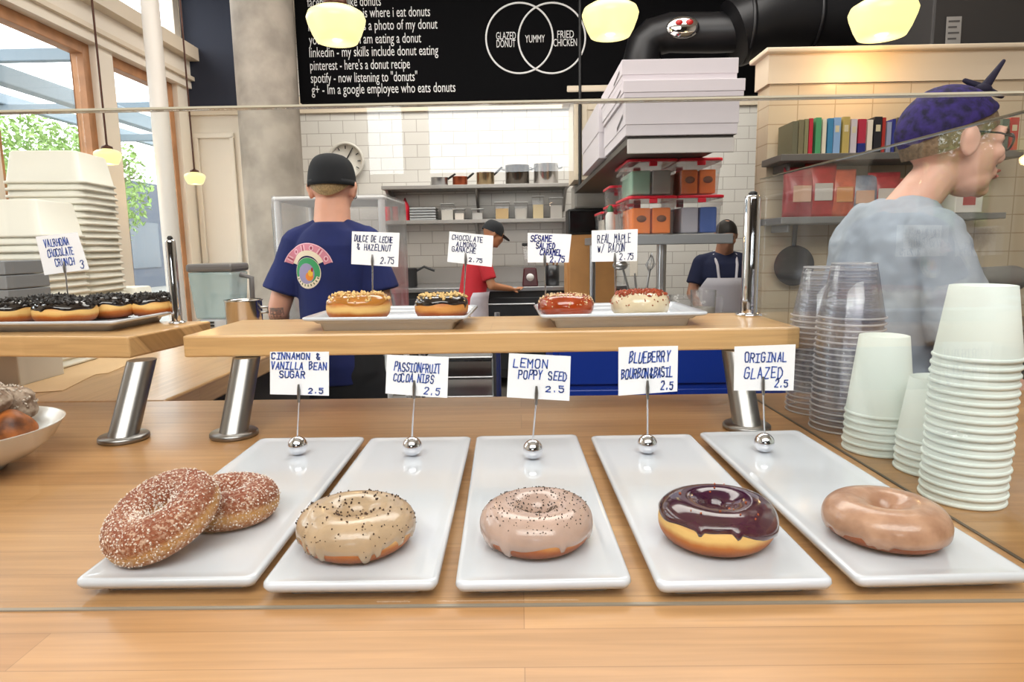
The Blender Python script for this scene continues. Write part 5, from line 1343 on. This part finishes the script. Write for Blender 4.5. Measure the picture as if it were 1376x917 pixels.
# printed emblem on the back of the shirt
LC = Vector((-.068, 0, 1.293))                                  # emblem centre on the back
def patch(outline, m, name, off, n=10):
    """a flat print laid on the cloth: rings from the outline's middle"""
    cx = sum(p[0] for p in outline) / len(outline); cz = sum(p[1] for p in outline) / len(outline)
    pts = []
    for k in range(1, n + 1):
        for (x, z) in outline: pts.append((cx + (x - cx) * k / n, 0, cz + (z - cz) * k / n))
    pts.append((cx, 0, cz))
    w3 = on_surface(shirt, [Vector(p) + LC for p in pts], (0, 1, 0), off)
    N_ = len(outline); mb = MB(); fc = [(i, (i + 1) % N_, len(pts) - 1) for i in range(N_)]
    for k in range(n - 1):
        for i in range(N_): fc.append((k * N_ + i, (k + 1) * N_ + i, (k + 1) * N_ + (i + 1) % N_, k * N_ + (i + 1) % N_))
    mb.add(w3, fc, True); return mb.build(name, m, shirt)
def strip(pathfn, w0, w1, m, name, off, n=28):
    pts = []
    for i in range(n + 1):
        for q in (w0, (w0 + w1) / 2, w1): pts.append(pathfn(i / n, q))
    w3 = on_surface(shirt, [Vector((p[0], 0, p[1])) + LC for p in pts], (0, 1, 0), off)
    fc = []
    for i in range(n):
        for j in range(2): fc.append((i * 3 + j, i * 3 + j + 1, (i + 1) * 3 + j + 1, (i + 1) * 3 + j))
    mb = MB(); mb.add(w3, fc, True); return mb.build(name, m, shirt)
cir = lambda r, rz_=None, cx=0, cz=0, n=28: [(cx + r * math.cos(2 * PI * i / n), cz + (rz_ or r) * math.sin(2 * PI * i / n)) for i in range(n)]
pk, crm, grn = mat('print_pink', 'd98a9c', 0.8), mat('print_cream', 'ecdcc4', 0.8), mat('print_green', '3f9c62', 0.8)
arc = lambda a0, a1, cx=0, cz=0, sx=1, sz=1: (lambda s_, q: (cx + q * sx * math.cos(a0 + (a1 - a0) * s_), cz + q * sz * math.sin(a0 + (a1 - a0) * s_)))
patch(cir(.052, .056, 0, -.02), crm, 'emblem_ring', .0012)
patch(cir(.049, .053, 0, -.018), grn, 'emblem_green', .0016)
strip(arc(R(198), R(342), 0, -.02), .037, .052, crm, 'emblem_lower_band', .0020)
patch(cir(.032, .037, -.004, -.022), mat('print_lavender', '9c92b4', 0.8), 'emblem_oval', .0022)
patch(cir(.015, .016, .008, -.032), mat('print_orange', 'e8852c', 0.8), 'emblem_orange', .0026)
patch(cir(.010, .012, .013, -.020), mat('print_yellow', 'e8b83a', 0.8), 'emblem_yellow', .0030)
patch(cir(.004, .008, .019, -.008), mat('print_red', 'a02428', 0.8), 'emblem_red', .0034)
strip(arc(R(162), R(22), 0, -.005), .047, .066, crm, 'emblem_upper_band', .0028)
for k in range(9):
    a = R(205 + k * 16); strip((lambda a_: (lambda s_, q: ((.0445 + q) * math.cos(a_ + s_ * .10), -.02 + (.0445 + q) * math.sin(a_ + s_ * .10))))(a), -.004, .004, mat('print_ink', '5a6a3c', 0.8), 'emblem_letter', .0024, 3)
strip(arc(R(160), R(18), 0, -.012), .068, .098, pk, 'emblem_pink_band', .0024)
dpk, lpk = mat('print_dark_pink', 'a8445c', 0.8), mat('print_pale_pink', 'f0c2cc', 0.8)
strip(arc(R(161), R(17), 0, -.012), .0965, .0995, lpk, 'emblem_outline', .0030)
for k in range(6):
    a = R(148 - k * 23.5); r0 = .083; cx, cz = r0 * math.cos(a), r0 * math.sin(a) - .012
    if k in (1, 3, 5): patch(cir(.0085, .0105, cx, cz, 18), lpk, 'emblem_pink_letter', .0032, 4); patch(cir(.0045, .006, cx, cz, 12), dpk, 'emblem_letter_hole', .0038, 3)
    else:
        ra = a - PI / 2; ux, uz = math.cos(ra), math.sin(ra)
        for dx, w_ in ((-.006, .0022), (.006, .0022), (0, .0016)):
            strip((lambda cx_, cz_, ux_, uz_: (lambda s_, q: (cx_ + ux_ * q - uz_ * .021 * (s_ - .5), cz_ + uz_ * q + ux_ * .021 * (s_ - .5))))(cx, cz, ux, uz), dx - w_, dx + w_, lpk if dx else dpk, 'emblem_pink_letter', .0032, 4)

# tattoos
tl = J['l']; ink_t = mat('tattoo_ink', '7a6e66', 0.7, col2='a8786a', scale=120)
bodyo = [c for c in man.children if c.name.startswith('body')][0]
for k in range(3):
    base_p = tl[1] + (tl[2] - tl[1]) * (.02 + .22 * k)
    pts = [base_p + Vector((-.03 + .06 * (i % 6) / 5, 0, -.018 + .036 * (i // 6) / 3)) for i in range(24)]
    w3 = on_surface(bodyo, pts, (0, 1, 0), .0008)
    mb = MB(); mb.add(w3, [(r_ * 6 + c_, r_ * 6 + c_ + 1, (r_ + 1) * 6 + c_ + 1, (r_ + 1) * 6 + c_) for r_ in range(3) for c_ in range(5) if (w3[r_ * 6 + c_].y < base_p.y + .01)], True)
    mb.build('tattoo', ink_t, bodyo)

# --- the woman in profile on the right
wx = W(1240, 300, 1.50)
woman, HM, J, wshirt, C = build_person('person in profile with purple knotted bandana, glasses and grey t-shirt', (0.800, 1.50, 0), R(-94), 1.66, lean=.055, headfwd=.085, nod=.10, headturn=R(4),
    arms={'er': (.235, .10, 1.12), 'wr': (.20, .30, 1.00), 'el': (-.24, .06, 1.12), 'wl': (-.18, .30, 1.0)}, skin_m=mat('fair_skin', 'e6b4a0', 0.5, sss=.15, var=.05, scale=12), shirt_m=mat('grey_jersey', 'a3acb9', 0.9, var=.08, scale=14, bump=.25), pants_m=mat('slate_trousers', '2c3038', 0.85), voxel=.0055, woman=True, sleeve=.80, loose=1.3, hem=1.07, crease=.02)
wh = MB(); v = []
NU, NV = 48, 18
def whair(u, k):
    back = max(0, -math.sin(u)); fr = max(0, math.sin(u))
    zl = -.050 * back ** .7 + .050 * fr - .012 * (1 - back) * (1 - fr)
    a = k / (NV - 1); z = .116 - (.116 - zl) * a
    zz = (z - .022) / .097; r = math.sqrt(max(.0004, 1 - min(1, abs(zz)) ** 2)) if zz > 0 else math.sqrt(max(0, 1 - (zz * .8) ** 2))
    return (.0815 * r * math.cos(u), -.015 + .1015 * r * math.sin(u), z)
for i in range(NU):
    for k in range(NV): v.append(whair(2 * PI * i / NU, k))
f = [(i * NV + k, ((i + 1) % NU) * NV + k, ((i + 1) % NU) * NV + k + 1, i * NV + k + 1) for i in range(NU) for k in range(NV - 1)]
wh.add(v, f, True); on_head(wh).build('hair', mat('ash_brown_hair', '74604a', 0.6, var=.3, scale=120, bump=.4), woman)
# bandana: a broad band from the nape over the crown, knotted above the brow
bmv = []
NB, NW = 48, 14
for i in range(NB):
    u = 2 * PI * i / NB; fy = math.sin(u)
    zl = .028 + .052 * fy
    for j in range(NW):
        a = j / (NW - 1); z = zl + (.1215 - zl) * math.sin(a * PI / 2)
        zz = (z - .022) / .100; r = math.sqrt(max(.0005, 1 - min(.9999, abs(zz)) ** 2)) if a < 1 else .002
        fold = .0016 * math.sin(u * 7 + a * 9) + (.003 if 0 < j < 3 else 0)
        bmv.append(((.0855 * r + fold * r) * math.cos(u), -.015 + (.1055 * r + fold * r) * math.sin(u), z))
bf = [(i * NW + j, ((i + 1) % NB) * NW + j, ((i + 1) % NB) * NW + j + 1, i * NW + j + 1) for i in range(NB) for j in range(NW - 1)]
ban_m = mat('purple_bandana', '33246c', 0.85, col2='140e30', scale=60)
bb = MB(); bb.add(bmv, bf, True)
bo_ = on_head(bb).build('bandana', ban_m, woman)
kn = MB().ell((0, .045, .117), (.018, .020, .013), 16, 10)
kn.capsule((0, .048, .120), (.008, .075, .178), .011, .004, 10, 3); kn.capsule((0, .045, .120), (-.01, .010, .136), .010, .005, 10, 3); kn.capsule((0, .056, .116), (.01, .084, .104), .009, .005, 10, 3)
on_head(kn).build('bandana_knot', mat('bandana_dark', '17122c', 0.8), bo_)
gl = MB()
for x in (-1, 1):
    pts = [(x * .034 + .025 * math.cos(2 * PI * i / 24), .101 - .008 * abs(math.cos(2 * PI * i / 24)), .004 + .017 * math.sin(2 * PI * i / 24)) for i in range(25)]
    gl.tube(pts, .0022, 8, False); gl.tube([(x * .058, .094, .010), (x * .078, .05, .012), (x * .084, -.015, .010)], .002, 8)
gl.tube([(-.010, .106, .008), (0, .109, .011), (.010, .106, .008)], .002, 8)
glo = on_head(gl).build('glasses', mat('glasses_frame', '2a2a34', 0.3), woman)
for x in (-1, 1):
    ls_ = MB().lathe([(0.0005, 0), (.0235, 0), (.0235, .001), (0.0005, .001)], 24, loc=(x * .034, .0985, .004), M=Matrix.Rotation(PI / 2, 3, 'X') @ Matrix.Diagonal((1, .7, 1)))
    on_head(ls_).build('lens', glass('spectacle_lens', (.97, .98, 1), .024), glo)
lp = MB().ell((0, .1065, -.0545), (.019, .0035, .0045), 16, 8).ell((0, .1055, -.0665), (.016, .0035, .005), 16, 8)
on_head(lp).build('lips', mat('lips', 'b0645c', 0.4), woman)
for x in (-1, 1):
    eb = MB().tube([(x * .014, .0995, .030), (x * .034, .096, .024), (x * .052, .082, .031)], [.003, .0035, .002], 8)
    on_head(eb).build('eyebrow', mat('brow_hair', '5a4636', 0.7), woman)

# --- the cook in a red shirt at the back counter
rx = W(652, 340, 5.75)
cook, HM, J, cs, C = build_person('person in red shirt, black cap and pale apron at the back counter', (rx.x - .13, 5.72, 0), R(-72), 1.55, lean=.09, headfwd=.12, nod=.45,
    arms={'er': (.24, .14, 1.10), 'wr': (.12, .36, 1.06), 'el': (-.24, .14, 1.10), 'wl': (-.10, .36, 1.06)}, skin_m=mat('tan_skin', 'b07a58', 0.5), shirt_m=mat('red_cotton', 'b81f2c', 0.8), pants_m=denim, voxel=.012, sleeve=.8)
cp = MB(); v = []
for i in range(32):
    u = 2 * PI * i / 32
    for k in range(10):
        a = k / 9; r = max(.004, math.cos(a * PI / 2) ** .6 if a < 1 else 0); v.append((.090 * r * math.cos(u), -.015 + .108 * r * math.sin(u), .0 + .12 * math.sin(a * PI / 2)))
cp.add(v, [(i * 10 + k, ((i + 1) % 32) * 10 + k, ((i + 1) % 32) * 10 + k + 1, i * 10 + k + 1) for i in range(32) for k in range(9)], True)
c_o = on_head(cp).build('cap', cap_m, cook)
vz = MB(); vz.add([(x, y + .01, z + dz) for dz in (0, .005) for x, y, z in pts[:0] or [(.075 * math.cos(PI * i / 12), .07 + .095 * math.sin(PI * i / 12), .02 - .02 * math.sin(PI * i / 12)) for i in range(13)]], [tuple(range(13))[::-1], tuple(range(13, 26))] + [(i, (i + 1) % 13, 13 + (i + 1) % 13, 13 + i) for i in range(13)])
on_head(vz).build('visor', cap_m, c_o)
def apron(parent, m, zt, zb_, bib=True, C=C):
    mb = MB(); n, mm = 20, 12; v = []
    for k in range(mm + 1):
        z = zb_ + (zt - zb_) * k / mm
        wz = 1.25 if z < 1.02 else max(.36, 1.25 - (z - 1.02) * 3.0)
        for i in range(n + 1):
            a = PI / 2 + (i / n - .5) * PI * wz
            p = C(.208 * math.cos(a), .160 * math.sin(a), z); v.append(p)
    mb.add(v, [(k * (n + 1) + i, k * (n + 1) + i + 1, (k + 1) * (n + 1) + i + 1, (k + 1) * (n + 1) + i) for k in range(mm) for i in range(n)], True)
    o = mb.build('apron', m, parent)
    sd = o.modifiers.new('thick', 'SOLIDIFY'); sd.thickness = .004
    return o
apron(cook, mat('pale_apron', 'c8c2cc', 0.85, var=.1, scale=8), 1.04, .45)
# --- the apron wearer at the right
ax = W(975, 330, 4.55)
apw, HM, J, as_, C = build_person('person facing us in navy t-shirt and white bib apron behind the pass shelf', (ax.x, 4.6, 0), R(176), 1.485, lean=.03, headfwd=.05, nod=.35,
    arms={'er': (.25, .06, 1.13), 'wr': (.20, .24, 1.0), 'el': (-.25, .06, 1.13), 'wl': (-.20, .24, 1.0)}, skin_m=mat('mid_skin', 'b98468', 0.5), shirt_m=mat('navy_cotton_dark', '1a2244', 0.85), pants_m=denim, voxel=.011, sleeve=.7)
hr = MB(); v = [whair(2 * PI * i / NU, k) for i in range(NU) for k in range(NV)]
hr.add(v, [(i * NV + k, ((i + 1) % NU) * NV + k, ((i + 1) % NU) * NV + k + 1, i * NV + k + 1) for i in range(NU) for k in range(NV - 1)], True)
on_head(hr).build('hair', mat('dark_hair', '1e1815', 0.6), apw)
ao = apron(apw, mat('white_apron', 'd6d2da', 0.8), 1.26, .5)
for x in (-1, 1):
    MB().tube([C(x * .065, .155, 1.255), C(x * .075, .125, 1.36), C(x * .085, .03, 1.435), C(x * .06, -.07, 1.46)], .011, 8).build('strap', mat('white_apron', 'd6d2da', 0.8), ao)
